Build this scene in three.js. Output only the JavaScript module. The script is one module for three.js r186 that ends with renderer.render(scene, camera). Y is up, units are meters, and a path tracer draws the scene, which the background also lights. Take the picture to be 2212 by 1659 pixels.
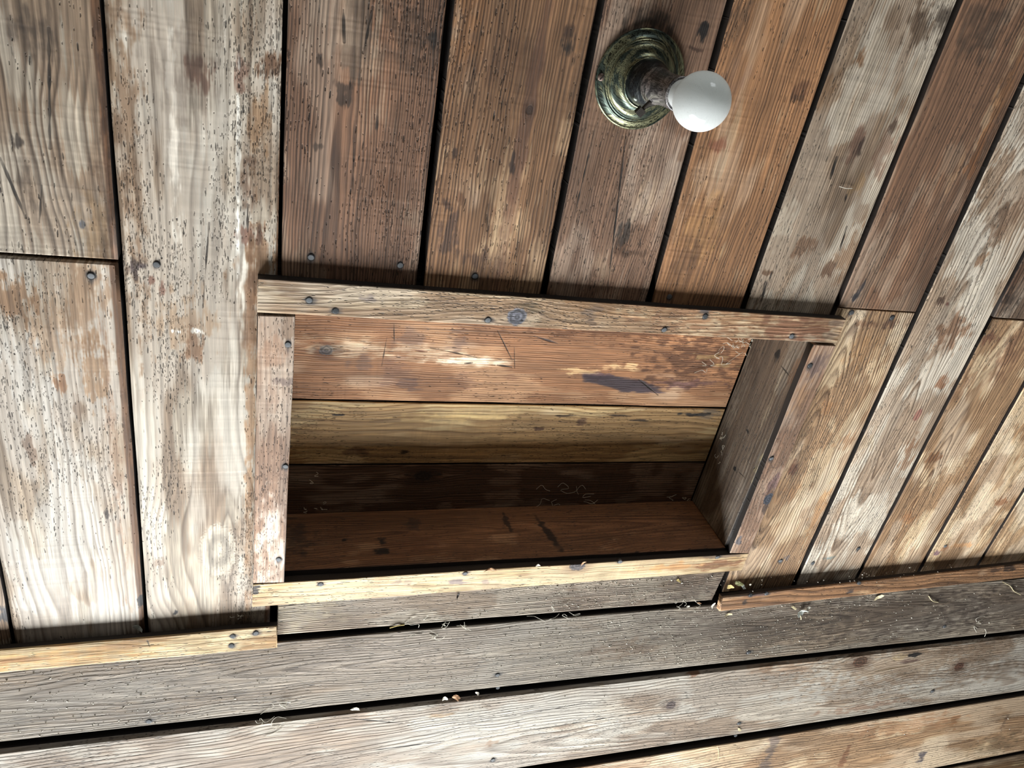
import * as THREE from 'three';
import { mergeGeometries } from 'three/addons/utils/BufferGeometryUtils.js';
import { RectAreaLightUniformsLib } from 'three/addons/lights/RectAreaLightUniformsLib.js';

// ---------------------------------------------------------------- camera, light, exposure
const H = 0.75, EYE = 1.65;                        // the eye is 0.75 m under the boards; plane coordinates below count in this length
const scene = new THREE.Scene();
const camera = new THREE.PerspectiveCamera(53.63, 4 / 3, 0.02, 50);
camera.position.set(0, EYE, 0);
{ const right = new THREE.Vector3(0.9483, -0.2607, 0.1804), down = new THREE.Vector3(0.0194, -0.5200, -0.8540), fwd = new THREE.Vector3(0.3164, 0.8134, -0.4882);
  camera.matrixAutoUpdate = true;
  camera.quaternion.setFromRotationMatrix(new THREE.Matrix4().makeBasis(right, down.clone().negate(), fwd.clone().negate())); }
const renderer = new THREE.WebGLRenderer();
renderer.toneMapping = THREE.LinearToneMapping;
renderer.toneMappingExposure = 1.12;
renderer.shadowMap.enabled = true;
scene.background = new THREE.Color().setRGB(2.2, 2.35, 2.5);   // overcast daylight outside
RectAreaLightUniformsLib.init();
function daylight(name, w, h, x, y, z, tx, ty, tz, k, rgb) {   // daylight at the opening of a window
  const l = new THREE.RectAreaLight(new THREE.Color().setRGB(...rgb), k, w, h);
  l.name = name; l.position.set(x, y, z); l.lookAt(tx, ty, tz); scene.add(l); return l;
}
const WIN = { x0: -1.1, x1: 1.0, y0: 1.16, y1: 2.02, z: -2.0 };
const WIN2 = { x0: 0.55, x1: 1.25, y0: 1.35, y1: 2.0, z: 2.1 };
daylight('daylight_far_window', WIN.x1 - WIN.x0, WIN.y1 - WIN.y0, (WIN.x0 + WIN.x1) / 2, (WIN.y0 + WIN.y1) / 2, WIN.z + 0.01, (WIN.x0 + WIN.x1) / 2, (WIN.y0 + WIN.y1) / 2, 3, 19.5, [0.98, 1, 1]);
daylight('daylight_back_window', WIN2.x1 - WIN2.x0, WIN2.y1 - WIN2.y0, (WIN2.x0 + WIN2.x1) / 2, (WIN2.y0 + WIN2.y1) / 2, WIN2.z - 0.01, (WIN2.x0 + WIN2.x1) / 2, (WIN2.y0 + WIN2.y1) / 2, -3, 4.5, [0.97, 0.99, 1]);

// ---------------------------------------------------------------- noise
const hash = (x, y, s) => { let h = Math.imul(x | 0, 374761393) ^ Math.imul(y | 0, 668265263) ^ Math.imul(s | 0, 1442695041); h = Math.imul(h ^ (h >>> 13), 1274126177); h = Math.imul(h ^ (h >>> 15), 2246822519); return ((h ^ (h >>> 16)) >>> 0) / 4294967296; };
function noise(x, y, s) {
  const xi = Math.floor(x), yi = Math.floor(y); let fx = x - xi, fy = y - yi;
  fx = fx * fx * (3 - 2 * fx); fy = fy * fy * (3 - 2 * fy);
  const a = hash(xi, yi, s), b = hash(xi + 1, yi, s), c = hash(xi, yi + 1, s), d = hash(xi + 1, yi + 1, s);
  return a + (b - a) * fx + (c - a + (a - b - c + d) * fx) * fy;
}
const fbm = (x, y, s) => noise(x, y, s) * 0.5 + noise(x * 2.03, y * 2.03, s + 11) * 0.3 + noise(x * 4.1, y * 4.1, s + 23) * 0.2;
const clamp = (x, a = 0, b = 1) => x < a ? a : x > b ? b : x;
const sstep = (a, b, x) => { const t = clamp((x - a) / (b - a)); return t * t * (3 - 2 * t); };
let seedNow = 7; const rnd = () => { seedNow = (Math.imul(seedNow, 1664525) + 1013904223) >>> 0; return seedNow / 4294967296; };

// ---------------------------------------------------------------- wood: colour and relief of one board, computed in metres along (u) and across (v) the grain
const PAL = {
  grey:   { early: [176, 163, 144], late: [104, 89, 73] },
  pale:   { early: [194, 183, 166], late: [130, 113, 95] },
  tan:    { early: [172, 150, 120], late: [104, 81, 59] },
  yellow: { early: [176, 152, 110], late: [118, 92, 60] },
  brown:  { early: [144, 116, 87],  late: [76, 56, 40] },
  umber:  { early: [120, 97, 78],   late: [62, 48, 38] },
  orange: { early: [158, 122, 90],  late: [100, 70, 49] },
  rose:   { early: [162, 135, 113], late: [106, 80, 65] },
  slate:  { early: [130, 119, 105], late: [74, 64, 55] },
};
function woodMaps(o) {
  const { L, W, seed } = o;
  const w = Math.min(2048, Math.max(64, Math.round(L / (o.texel || 0.00045)))), h = Math.min(1024, Math.max(32, Math.round(W / (o.texelV || 0.00036))));
  const rg = { sp: 0.0032, depth: 0.03, slope: 0.02, vc: W * 0.5, wob: 0.006, lc: 0.75, ...(o.ring || {}) };
  const p = { ...PAL[o.pal || 'tan'] }, E = p.early, T = p.late;
  const pt = { cov: 0.4, fu: 5, fv: 22, mul: [0.70, 0.58, 0.48], amp: 0.75, edge: 0.035, ...(o.patch || {}) };
  const gr = { cov: 0.25, fu: 4, fv: 26, col: [188, 180, 167], amp: 0.35, ...(o.bleach || {}) };
  const fl = { dens: 0.25, ...(o.fleck || {}) };
  const saw = (o.saw ?? 0.04) * 0.55, knots = o.knots || [];
  const buf = new Float32Array(w * h * 3), bump = new Float32Array(w * h);
  const cu = 0.010, cv = 0.0024, ptT = 1 - pt.cov, grT = 1 - gr.cov;
  for (let j = 0; j < h; j++) {
    const v = (j + 0.5) / h * W;
    for (let i = 0; i < w; i++) {
      const u = (i + 0.5) / w * L;
      let vv = v, kin = 0, kring = 0, khalo = 0, kc = null;
      for (const k of knots) {
        const du = u - k.u, dv = v - k.v, a = k.asp || 1.5, g = Math.exp(-((du / (a * k.r * 2.4)) ** 2)), ad = Math.abs(dv);
        if (g > 0.01) vv -= Math.sign(dv) * k.r * (k.push ?? 1.1) * g * Math.exp(-ad / (k.r * 3.2)) * Math.min(1, ad / (k.r * 0.5));
        const e = Math.hypot(du / a, dv) / k.r;
        if (e < 2.6) {
          const m = 1 - sstep(0.82, 1.06, e + (noise(u * 500, v * 500, seed + 5) - 0.5) * 0.25);
          if (m > kin) { kin = m; kring = 0.5 + 0.5 * (k.amp ?? 1) * Math.sin(e * (k.rings ?? 15) + noise(u * 300, v * 300, 3) * (k.amp ? 1 : 3)); kc = k.col || [96, 78, 66]; }
          khalo = Math.max(khalo, (1 - sstep(1, 2.5, e)) * (k.halo ?? 0.3));
        }
      }
      const wob = rg.wob * (fbm(u * 4.2, v * 10, seed) - 0.5) * 2.6 + 0.0022 * (noise(u * 17, v * 60, seed + 1) - 0.5) + 0.0011 * (noise(u * 55, v * 140, seed + 2) - 0.5);
      const x = vv - rg.vc + wob, dep = rg.depth + rg.slope * u + 0.012 * (noise(u * 1.7, 3.1, seed + 3) - 0.5);
      const rho = Math.sqrt(x * x + dep * dep), ph = rho / rg.sp + 1.3 * noise(rho * 110, 0.5, seed + 4), n = Math.floor(ph), t = ph - n;
      let lw = t < 0.78 ? (t / 0.78) ** 2 : 1 - (t - 0.78) / 0.22;
      lw *= 0.45 + 0.55 * hash(n, 1, seed);
      const fib = (noise(u * 55, v * 1500, seed + 6) - 0.5) + 0.8 * (noise(u * 14, v * 520, seed + 7) - 0.5);
      const big = fbm(u * 2.6, v * 13, seed + 8) - 0.5, med = fbm(u * 20, v * 60, seed + 9) - 0.5;
      const lc = clamp(lw * rg.lc * (0.65 + 0.9 * (noise(u * 6, v * 24, seed + 10))));
      const tone = (1 + 0.34 * big + 0.16 * med) * (1 + 0.20 * fib);
      let r = (E[0] + (T[0] - E[0]) * lc) * tone, g = (E[1] + (T[1] - E[1]) * lc) * tone, b = (E[2] + (T[2] - E[2]) * lc) * tone;
      // remains of the old brown finish, with ragged outlines along the grain
      const pm = fbm(u * pt.fu * 2.3, v * pt.fv * 1.2, seed + 12) + 0.10 * fib + 0.16 * med + (pt.lw || 0.08) * (lw - 0.4);
      const m = sstep(ptT - pt.edge, ptT + pt.edge, pm + 0.18) * pt.amp;
      r *= 1 + (pt.mul[0] - 1) * m; g *= 1 + (pt.mul[1] - 1) * m; b *= 1 + (pt.mul[2] - 1) * m;
      // weathered, bleached patches
      const wm = sstep(grT - 0.06, grT + 0.10, fbm(u * gr.fu * 2.2, v * gr.fv, seed + 15) + 0.08 * fib + 0.18) * gr.amp;
      const sh = 0.72 + 0.28 * (1 - lc);
      r += (gr.col[0] * sh - r) * wm; g += (gr.col[1] * sh - g) * wm; b += (gr.col[2] * sh - b) * wm;
      // saw marks across the grain
      let sw = 0;
      if (saw) { const sm = sstep(0.42, 0.62, fbm(u * 4, v * 9, seed + 18)); const us = u + 0.004 * noise(v * 12, u * 3, seed + 19) + 0.0006 * noise(v * 400, u * 40, seed + 17); sw = (noise(us * 420, v * 3, seed + 20) + 0.8 * noise(us * 170, v * 5, seed + 21) - 0.9) * 1.5 * sm; const q = 1 + saw * sw; r *= q; g *= q; b *= q; }
      // short dark flecks
      let f = 0;
      for (let q = 0; q < 2; q++) {
        const a = cu * (q ? 0.55 : 1), c = cv * (q ? 0.6 : 1), us = u + 0.7 * noise(v * 900, 0.5, seed + 60 + q) * a * 3, iu = Math.floor(us / a), s2 = seed + 31 + q * 7, iv = Math.floor(v / c + hash(iu, 0, s2));
        const dens = 0.55 * fl.dens * sstep(0.30, 0.72, fbm(u * 5, v * 16, seed + 29)) * 1.6;
        if (hash(iu, iv, s2) < dens) {
          const hl = a * (0.10 + 0.30 * hash(iu, iv, s2 + 1)), hw = c * (0.10 + 0.20 * hash(iu, iv, s2 + 2));
          const jx = 0.42 + 0.16 * hash(iu, iv, s2 + 4), jy = 0.3 + 0.4 * hash(iu, iv, s2 + 5), eu = (us / a - iu - jx) * a / hl, ev = (v / c + hash(iu, 0, s2) - iv - jy) * c / hw, e = eu * eu + ev * ev;
          if (e < 1.2) f = Math.max(f, (1 - sstep(0.5, 1.2, e)) * (0.4 + 0.6 * hash(iu, iv, s2 + 3)));
        }
      }
      const fd = 1 - 0.55 * f; r *= fd; g *= fd; b *= fd;
      if (khalo > 0) { r *= 1 - 0.35 * khalo; g *= 1 - 0.45 * khalo; b *= 1 - 0.5 * khalo; }
      if (kin > 0) { const s3 = 0.72 + 0.42 * kring + 0.3 * fib; r += (kc[0] * s3 - r) * kin; g += (kc[1] * s3 - g) * kin; b += (kc[2] * s3 - b) * kin; }
      const at = j * w + i; buf[at * 3] = r; buf[at * 3 + 1] = g; buf[at * 3 + 2] = b;
      bump[at] = 0.5 + 0.26 * (lw - 0.4) * (rg.relief ?? 1) + 0.16 * fib + 0.16 * med - 0.45 * f + 0.05 * sw - 0.10 * kin;
    }
  }
  const paint = (u0, v0, ru, rv, fn) => {
    const i0 = Math.max(0, Math.floor((u0 - ru) / L * w)), i1 = Math.min(w - 1, Math.ceil((u0 + ru) / L * w)), j0 = Math.max(0, Math.floor((v0 - rv) / W * h)), j1 = Math.min(h - 1, Math.ceil((v0 + rv) / W * h));
    for (let j = j0; j <= j1; j++) for (let i = i0; i <= i1; i++) fn((i + 0.5) / w * L, (j + 0.5) / h * W, j * w + i);
  };
  if (o.bead) for (let j = 0; j < h; j++) for (let i = 0; i < w; i++) {   // old brown finish kept on the moulded edge
    const v = W - (j + 0.5) / h * W + (fbm((i / w) * L * 30, 0.3, seed + 70) - 0.5) * 0.002, m = 0.8 * (1 - sstep(o.bead * 0.75, o.bead, v)); if (m <= 0) continue;
    const k = (j * w + i) * 3, q = 0.8 + 0.4 * noise((i / w) * L * 60, v * 900, seed + 71); for (let c = 0; c < 3; c++) buf[k + c] += ([112, 74, 46][c] * q - buf[k + c]) * m;
  }
  // stains, marks, broad tone patches and a painted lit spot: [u, v, ru, rv, rgb, alpha, softness, raggedness]
  for (const [mu, mv, ru, rv, col, al, soft = 0.5, rag = 1.0, rot = 0] of o.marks || []) {
    const R = Math.max(ru, rv) * 1.6, cs = Math.cos(rot), sn = Math.sin(rot);
    paint(mu, mv, R, R, (u, v, at) => {
      const wa = (noise(u * 110, v * 160, seed + 43) - 0.5) * ru * rag, wb = (noise(u * 90, v * 190, seed + 44) - 0.5) * rv * rag, a = u - mu + wa, b = v - mv + wb, e = Math.hypot((a * cs + b * sn) / ru, (b * cs - a * sn) / rv) + (fbm(u * 45, v * 230, seed + 41) - 0.5) * rag * 1.1 + (noise(u * 60, v * 1200, seed + 42) - 0.5) * rag * 0.5 + (noise(u * 400, v * 700, seed + 45) - 0.5) * rag * 0.25;
      const m = al * (1 - sstep(1 - soft, 1.02, e)); if (m <= 0) return;
      const k = at * 3, lum = (buf[k] + buf[k + 1] + buf[k + 2]) / 3, s = clamp(0.3 + 0.7 * lum / ((E[0] + E[1] + E[2]) / 3.3), 0.35, 1.4);
      for (let c = 0; c < 3; c++) buf[k + c] += (col[c] * s - buf[k + c]) * m;
    });
  }
  // splits and scratches: [u0, v0, u1, v1, width, darkness, rgb]
  for (const [u0, v0, u1, v1, wd, dk, col = [26, 20, 15]] of o.cracks || []) {
    const n = Math.hypot(u1 - u0, v1 - v0), mu = (u0 + u1) / 2, mv = (v0 + v1) / 2;
    paint(mu, mv, Math.abs(u1 - u0) / 2 + 0.004, Math.abs(v1 - v0) / 2 + 0.004, (u, v, at) => {
      const t = clamp(((u - u0) * (u1 - u0) + (v - v0) * (v1 - v0)) / (n * n));
      const d = Math.hypot(u - u0 - t * (u1 - u0), v - v0 - t * (v1 - v0)) + (noise(u * 120, v * 120, seed + 50) - 0.5) * 0.0012;
      const m = dk * (1 - sstep(wd * 0.4, wd, Math.abs(d))) * (0.3 + 0.7 * Math.sin(Math.PI * clamp(t, 0.06, 0.94)));
      if (m <= 0) return; const k = at * 3;
      for (let c = 0; c < 3; c++) buf[k + c] += (col[c] - buf[k + c]) * m;
      bump[at] -= 0.4 * m;
    });
  }
  for (let j = 0; j < h; j++) if (j < 2 || j >= h - 2) for (let i = 0; i < w; i++) { const k = (j * w + i) * 3; buf[k] = 44; buf[k + 1] = 34; buf[k + 2] = 27; }   // dark rows for the side faces of the board, so joints read black
  const ref = (E[0] + E[1] + E[2] + T[0] + T[1] + T[2]) / 6, K = o.contrast || 1.25;
  for (let k = 0; k < w * h; k++) { const lum = Math.max(6, (buf[k * 3] + buf[k * 3 + 1] + buf[k * 3 + 2]) / 3), q = Math.pow(lum / ref, K - 1); for (let c = 0; c < 3; c++) buf[k * 3 + c] = (lum + (buf[k * 3 + c] - lum) * 0.96) * q; }
  const rgba = new Uint8Array(w * h * 4), hg = new Uint8Array(w * h), gain = o.gain || 1;
  for (let k = 0; k < w * h; k++) { for (let c = 0; c < 3; c++) rgba[k * 4 + c] = clamp(Math.round(buf[k * 3 + c] * gain), 4, 250); rgba[k * 4 + 3] = 255; hg[k] = clamp(Math.round(bump[k] * 255), 0, 255); }
  const map = new THREE.DataTexture(rgba, w, h), bm = new THREE.DataTexture(hg, w, h, THREE.RedFormat);
  map.colorSpace = THREE.SRGBColorSpace;
  for (const t of [map, bm]) { t.magFilter = THREE.LinearFilter; t.minFilter = THREE.LinearFilter; t.needsUpdate = true; }
  return new THREE.MeshStandardMaterial({ map, bumpMap: bm, bumpScale: (o.bumpScale || 0.0011) * 1.35, roughness: o.rough || 0.72 });
}

// ---------------------------------------------------------------- planes that boards lie in. a, b: plane coordinates (lengths of 0.75 m); u runs along the grain, n faces the room
const V3 = (x, y, z) => new THREE.Vector3(x, y, z);
const TILT = 12 * Math.PI / 180, ST = Math.sin(TILT), CT = Math.cos(TILT);
const FR = {
  ceil: { O: V3(0, EYE + H, 0), eu: V3(0, 0, -1), ev: V3(1, 0, 0), en: V3(0, -1, 0), uv: (x, z) => [z * H, x * H] },
  bar: { O: V3(0, EYE + 0.985 * H, 0), eu: V3(1, 0, 0), ev: V3(0, 0, 1), en: V3(0, -1, 0), uv: (x, z) => [x * H, -z * H] },
  barz: { O: V3(0, EYE + 0.985 * H, 0), eu: V3(0, 0, -1), ev: V3(1, 0, 0), en: V3(0, -1, 0), uv: (x, z) => [z * H, x * H] },
  back: { O: V3(0, EYE + 1.15 * H, 0), eu: V3(1, 0, 0), ev: V3(0, 0, 1), en: V3(0, -1, 0), uv: (x, z) => [x * H, -z * H] },
  slope: { O: V3(0, EYE + H, -1.06 * H), eu: V3(1, 0, 0), ev: V3(0, ST, CT), en: V3(0, -CT, ST), uv: (x, s) => [x * H, -s * H] },
  right: { O: V3(0.93 * H, EYE, 0), eu: V3(0, 0, -1), ev: V3(0, -1, 0), en: V3(-1, 0, 0), uv: (z, d) => [z * H, -d * H] },
  left: { O: V3(0.02 * H, EYE, 0), eu: V3(0, 0, -1), ev: V3(0, 1, 0), en: V3(1, 0, 0), uv: (z, d) => [z * H, d * H] },
  far: { O: V3(0, EYE, -0.985 * H), eu: V3(1, 0, 0), ev: V3(0, 1, 0), en: V3(0, 0, 1), uv: (x, d) => [x * H, d * H] },
  near: { O: V3(0, EYE, -0.47 * H), eu: V3(1, 0, 0), ev: V3(0, -1, 0), en: V3(0, 0, -1), uv: (x, d) => [x * H, -d * H] },
};
FR.batten = { ...FR.slope, O: FR.slope.O.clone().addScaledVector(FR.slope.en, 0.013 * H) };
const put = (f, u, v, w = 0) => f.O.clone().addScaledVector(f.eu, u).addScaledVector(f.ev, v).addScaledVector(f.en, -w);

function boardGeometry(f, quad, thick, cham, jag, seed, centre) {   // quad: four [u, v] counter-clockwise from the low-u, low-v corner
  const N = 12, [p0, p1, p2, p3] = quad, out = [], mix = (a, b, t) => [a[0] + (b[0] - a[0]) * t, a[1] + (b[1] - a[1]) * t];
  for (let k = 0; k <= N; k++) { const q = mix(p0, p1, k / N); out.push([q[0], q[1] + (k % N ? (noise(q[0] * 30, 1, seed) - 0.5) * jag : 0), 0, 1]); }
  for (let k = 0; k <= N; k++) { const q = mix(p2, p3, k / N); out.push([q[0], q[1] + (k % N ? (noise(q[0] * 30, 9, seed) - 0.5) * jag : 0), 0, -1]); }
  out[0][2] = 1; out[N][2] = -1; out[N + 1][2] = -1; out[2 * N + 1][2] = 1;
  const us = quad.map((q) => q[0]), vs = quad.map((q) => q[1]), u0 = Math.min(...us), u1 = Math.max(...us), v0 = Math.min(...vs), v1 = Math.max(...vs);
  const pos = [], uv = [], idx = [], M = out.length, end = cham * 0.6;
  const ring = (inset, w, side) => { for (const [u, v, a, b] of out) { const q = put(f, u + a * inset * (end / cham || 0), v + b * inset, w).sub(centre); pos.push(q.x, q.y, q.z); uv.push((u + a * inset * 0.6 - u0) / (u1 - u0), side ? (b > 0 ? 0.001 : 0.999) : clamp((v + b * inset - v0) / (v1 - v0), 0.012, 0.988)); } };
  const strip = (a, b) => { for (let k = 0; k < M; k++) { const n = (k + 1) % M; idx.push(a + k, b + k, b + n, a + k, b + n, a + n); } };
  // face, then bevel, then edges; each ring doubled for crisp shading
  ring(cham, 0);
  for (let k = 0; k < N; k++) { const a = k, b = k + 1, c = M - 2 - k, d = M - 1 - k; idx.push(a, b, c, a, c, d); }
  const r1 = pos.length / 3; ring(cham, 0); const r2 = pos.length / 3; ring(0, cham * 0.8); strip(r2, r1);
  const r3 = pos.length / 3; ring(0, cham * 0.8, 1); const r4 = pos.length / 3; ring(0, thick, 1); strip(r4, r3);
  const r5 = pos.length / 3; ring(0, thick);
  for (let k = 0; k < N; k++) { const a = r5 + k, b = r5 + k + 1, c = r5 + M - 2 - k, d = r5 + M - 1 - k; idx.push(a, c, b, a, d, c); }
  const g = new THREE.BufferGeometry();
  g.setAttribute('position', new THREE.Float32BufferAttribute(pos, 3)); g.setAttribute('uv', new THREE.Float32BufferAttribute(uv, 2)); g.setIndex(idx); g.computeVertexNormals();
  return g;
}
const steel = [0, 1, 2].map((k) => new THREE.MeshStandardMaterial({ color: new THREE.Color([0x5d6063, 0x484b4e, 0x66696c][k]), metalness: 0.25, roughness: 0.68 }));
const nailGeometry = new THREE.LatheGeometry([[0, 0.0010], [0.0020, 0.00098], [0.0028, 0.0009], [0.0030, 0.0008], [0.0032, 0.0005], [0.0033, 0.0001], [0.0033, -0.003], [0, -0.003]].map(([x, y]) => new THREE.Vector2(x, y)).reverse(), 14);
let nailNo = 0;
function nail(parent, f, u, v, w = 0.0) {
  const m = new THREE.Mesh(nailGeometry, steel[nailNo++ % 3]); m.name = 'nail';
  m.position.copy(put(f, u, v, w)).sub(parent.position); m.quaternion.setFromUnitVectors(V3(0, 1, 0), f.en);
  m.rotateX((hash(nailNo, 2, 5) - 0.5) * 0.3); m.rotateZ((hash(nailNo, 3, 5) - 0.5) * 0.3);
  parent.add(m); return m;
}
let boardNo = 0;
function board(parent, name, frame, corners, o = {}) {   // corners: [a, b] in plane coordinates
  const f = typeof frame === 'string' ? FR[frame] : frame; boardNo++;
  let q = []; for (let k = 0; k < 8; k += 2) q.push(f.uv(corners[k], corners[k + 1]));
  let area = 0; q.forEach((p, k) => { const n = q[(k + 1) % 4]; area += p[0] * n[1] - n[0] * p[1]; }); if (area < 0) q.reverse();
  const cu = (q[0][0] + q[1][0] + q[2][0] + q[3][0]) / 4, cv = (q[0][1] + q[1][1] + q[2][1] + q[3][1]) / 4;
  const s = q.findIndex((p) => p[0] < cu && p[1] < cv); q = [0, 1, 2, 3].map((k) => q[(k + s) % 4]);
  const u0 = Math.min(...q.map((p) => p[0])), v0 = Math.min(...q.map((p) => p[1])), L = Math.max(...q.map((p) => p[0])) - u0, W = Math.max(...q.map((p) => p[1])) - v0;
  const lo = (a, b) => { const [u, v] = f.uv(a, b); return [u - u0, v - v0]; }, along = f.uv(1, 0)[0] !== 0;   // is plane coordinate a the one along the grain?
  const sz = (ra, rb) => along ? [ra * H, rb * H] : [rb * H, ra * H];
  const nails = o.nails || [], marks = [];
  for (const [a, b, ra, rb, ...rest] of o.marks || []) { const turned = rest[4]; marks.push([...lo(a, b), ...sz(ra, rb), rest[0], rest[1], rest[2], rest[3], turned]); }
  for (const [a, b] of nails) { const [u, v] = lo(a, b); marks.push([u + 0.001, v, 0.0085, 0.0056, [58, 54, 56], 0.55, 0.7, 0.5], [u, v, 0.0046, 0.0044, [26, 24, 24], 0.85, 0.35, 0.3]); }
  const cracks = (o.cracks || []).map(([a, b, c, d, ...rest]) => [...lo(a, b), ...lo(c, d), ...rest]);
  const knots = (o.knots || []).map((k) => { const [u, v] = lo(k.at[0], k.at[1]); return { ...k, u, v, r: k.r * H }; });
  const mat = o.material || woodMaps({ ...o, L, W, seed: 100 + boardNo * 61, marks, cracks, knots });
  const c = put(f, cu, cv), lift = o.lift ?? (hash(boardNo, 4, 9) - 0.5) * 0.0012;
  const m = new THREE.Mesh(boardGeometry(f, q, o.thick ?? 0.020, o.cham ?? 0.0014, o.jag ?? 0.0012, boardNo, c), mat);
  m.name = name; m.position.copy(c).addScaledVector(f.en, lift); parent.add(m);
  for (const [a, b, deep = 0] of nails) { const [u, v] = f.uv(a, b); nail(m, f, u, v, deep - lift); }
  return m;
}
const group = (name, data) => { const g = new THREE.Group(); g.name = name; g.userData = data; scene.add(g); return g; };

// ---------------------------------------------------------------- the ceiling of boards
const ceiling = group('ceiling', { kind: 'structure', label: 'ceiling of weathered brown boards with dark joints' });
// seams between board columns: x at z = 0 and x at z = 1
const SEAM = [[-0.545, -0.556], [-0.357, -0.3695], [-0.1690, -0.1727], [0.0200, 0.0290], [0.2085, 0.2300], [0.3995, 0.4210], [0.5795, 0.6030], [0.7620, 0.7750], [0.9420, 0.9670], [1.1200, 1.1580], [1.3020, 1.3340], [1.4790, 1.5170], [1.6660, 1.7030], [1.8500, 1.8890], [2.0380, 2.0760]];
const GAP = 0.0054, Z0 = -0.36, Z1 = 1.123, TOPEND = 0.462, JOINT = 0.431;
const col = (k, za, zb, o) => {
  const x = (s, z) => SEAM[s][0] + (SEAM[s][1] - SEAM[s][0]) * z, tight = (s) => s < 4 ? 0.0026 : GAP;
  return board(ceiling, 'plank', 'ceil', [x(k, za) + tight(k), za, x(k, zb) + tight(k), zb, x(k + 1, zb) - tight(k + 1), zb, x(k + 1, za) - tight(k + 1), za], o);
};
const BR = [96, 62, 38], DK = [44, 34, 27], RD = [108, 62, 44], WH = [226, 220, 208], GY = [178, 170, 158], OR = [150, 92, 48], PU = [72, 56, 56];
const c0 = col(0, JOINT + 0.003, Z1, { pal: 'grey', ring: { sp: 0.004, vc: 0.05, depth: 0.02 }, gain: 1.05, marks: [[-0.3742,1.049, 0.012, 0.02, [70, 74, 84], 0.7, 0.5]] });
col(1, Z0, JOINT - 0.002, { bead: 0.0085, cham: 0.003, pal: 'grey', gain: 0.90, ring: { sp: 0.0068, vc: 0.035, depth: -0.05, slope: 0.10, wob: 0.012, lc: 0.75 }, patch: { cov: 0.42, fu: 3.2, fv: 16, amp: 0.55 }, saw: 0.08, fleck: { dens: 0.2 },
  nails: [], marks: [[-0.2109,0.3841, 0.005, 0.006, [96, 104, 118], 0.9, 0.6], [-0.243,0.1657, 0.03, 0.03, DK, 0.35, 0.9], [-0.2686,0.2896, 0.006, 0.011, DK, 0.6], [-0.1689,0.2226, 0.012, 0.12, BR, 0.6, 0.7], [-0.1799,0.3784, 0.014, 0.06, BR, 0.45, 0.8], [-0.1989,0.3921, 0.03, 0.05, [150, 112, 66], 0.45, 0.8], [-0.2629,0.3402, 0.012, 0.03, DK, 0.3, 0.9]],
  cracks: [[-0.223,0.1626, -0.2351,0.2935, 0.0014, 0.7], [-0.2872,0.3102, -0.2699,0.3807, 0.0013, 0.7], [-0.2484,0.3387, -0.2558,0.3852, 0.001, 0.6]] });
col(1, JOINT + 0.002, Z1, { bead: 0.0085, cham: 0.003, pal: 'pale', gain: 0.93, ring: { sp: 0.0062, vc: 0.055, depth: 0.006, slope: 0.028, wob: 0.01, lc: 0.62 }, patch: { cov: 0.38, fu: 5, fv: 26, amp: 0.5, edge: 0.04, mul: [0.80, 0.70, 0.60] }, bleach: { cov: 0.4, amp: 0.45, col: [210, 208, 204] }, fleck: { dens: 0.35 }, saw: 0.03,
  nails: [[-0.2052,0.4515]], marks: [[-0.2947,0.4862, 0.028, 0.035, [146, 102, 62], 0.65, 0.35], [-0.2604,0.551, 0.03, 0.05, [164, 124, 86], 0.45, 0.5], [-0.2166,0.4814, 0.03, 0.08, [150, 110, 74], 0.5, 0.6], [-0.2114,0.5847, 0.02, 0.06, [156, 112, 70], 0.55, 0.5], [-0.2531,0.6151, 0.011, 0.016, [150, 100, 60], 0.7, 0.4], [-0.2368,0.6525, 0.007, 0.035, BR, 0.3], [-0.2173,0.8456, 0.004, 0.012, DK, 0.6], [-0.3036,0.7232, 0.007, 0.025, BR, 0.45], [-0.197,0.7494, 0.008, 0.26, [150, 108, 78], 0.4, 0.8], [-0.1782,1.037, 0.006, 0.012, [62, 60, 62], 0.85, 0.4]] });
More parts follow.
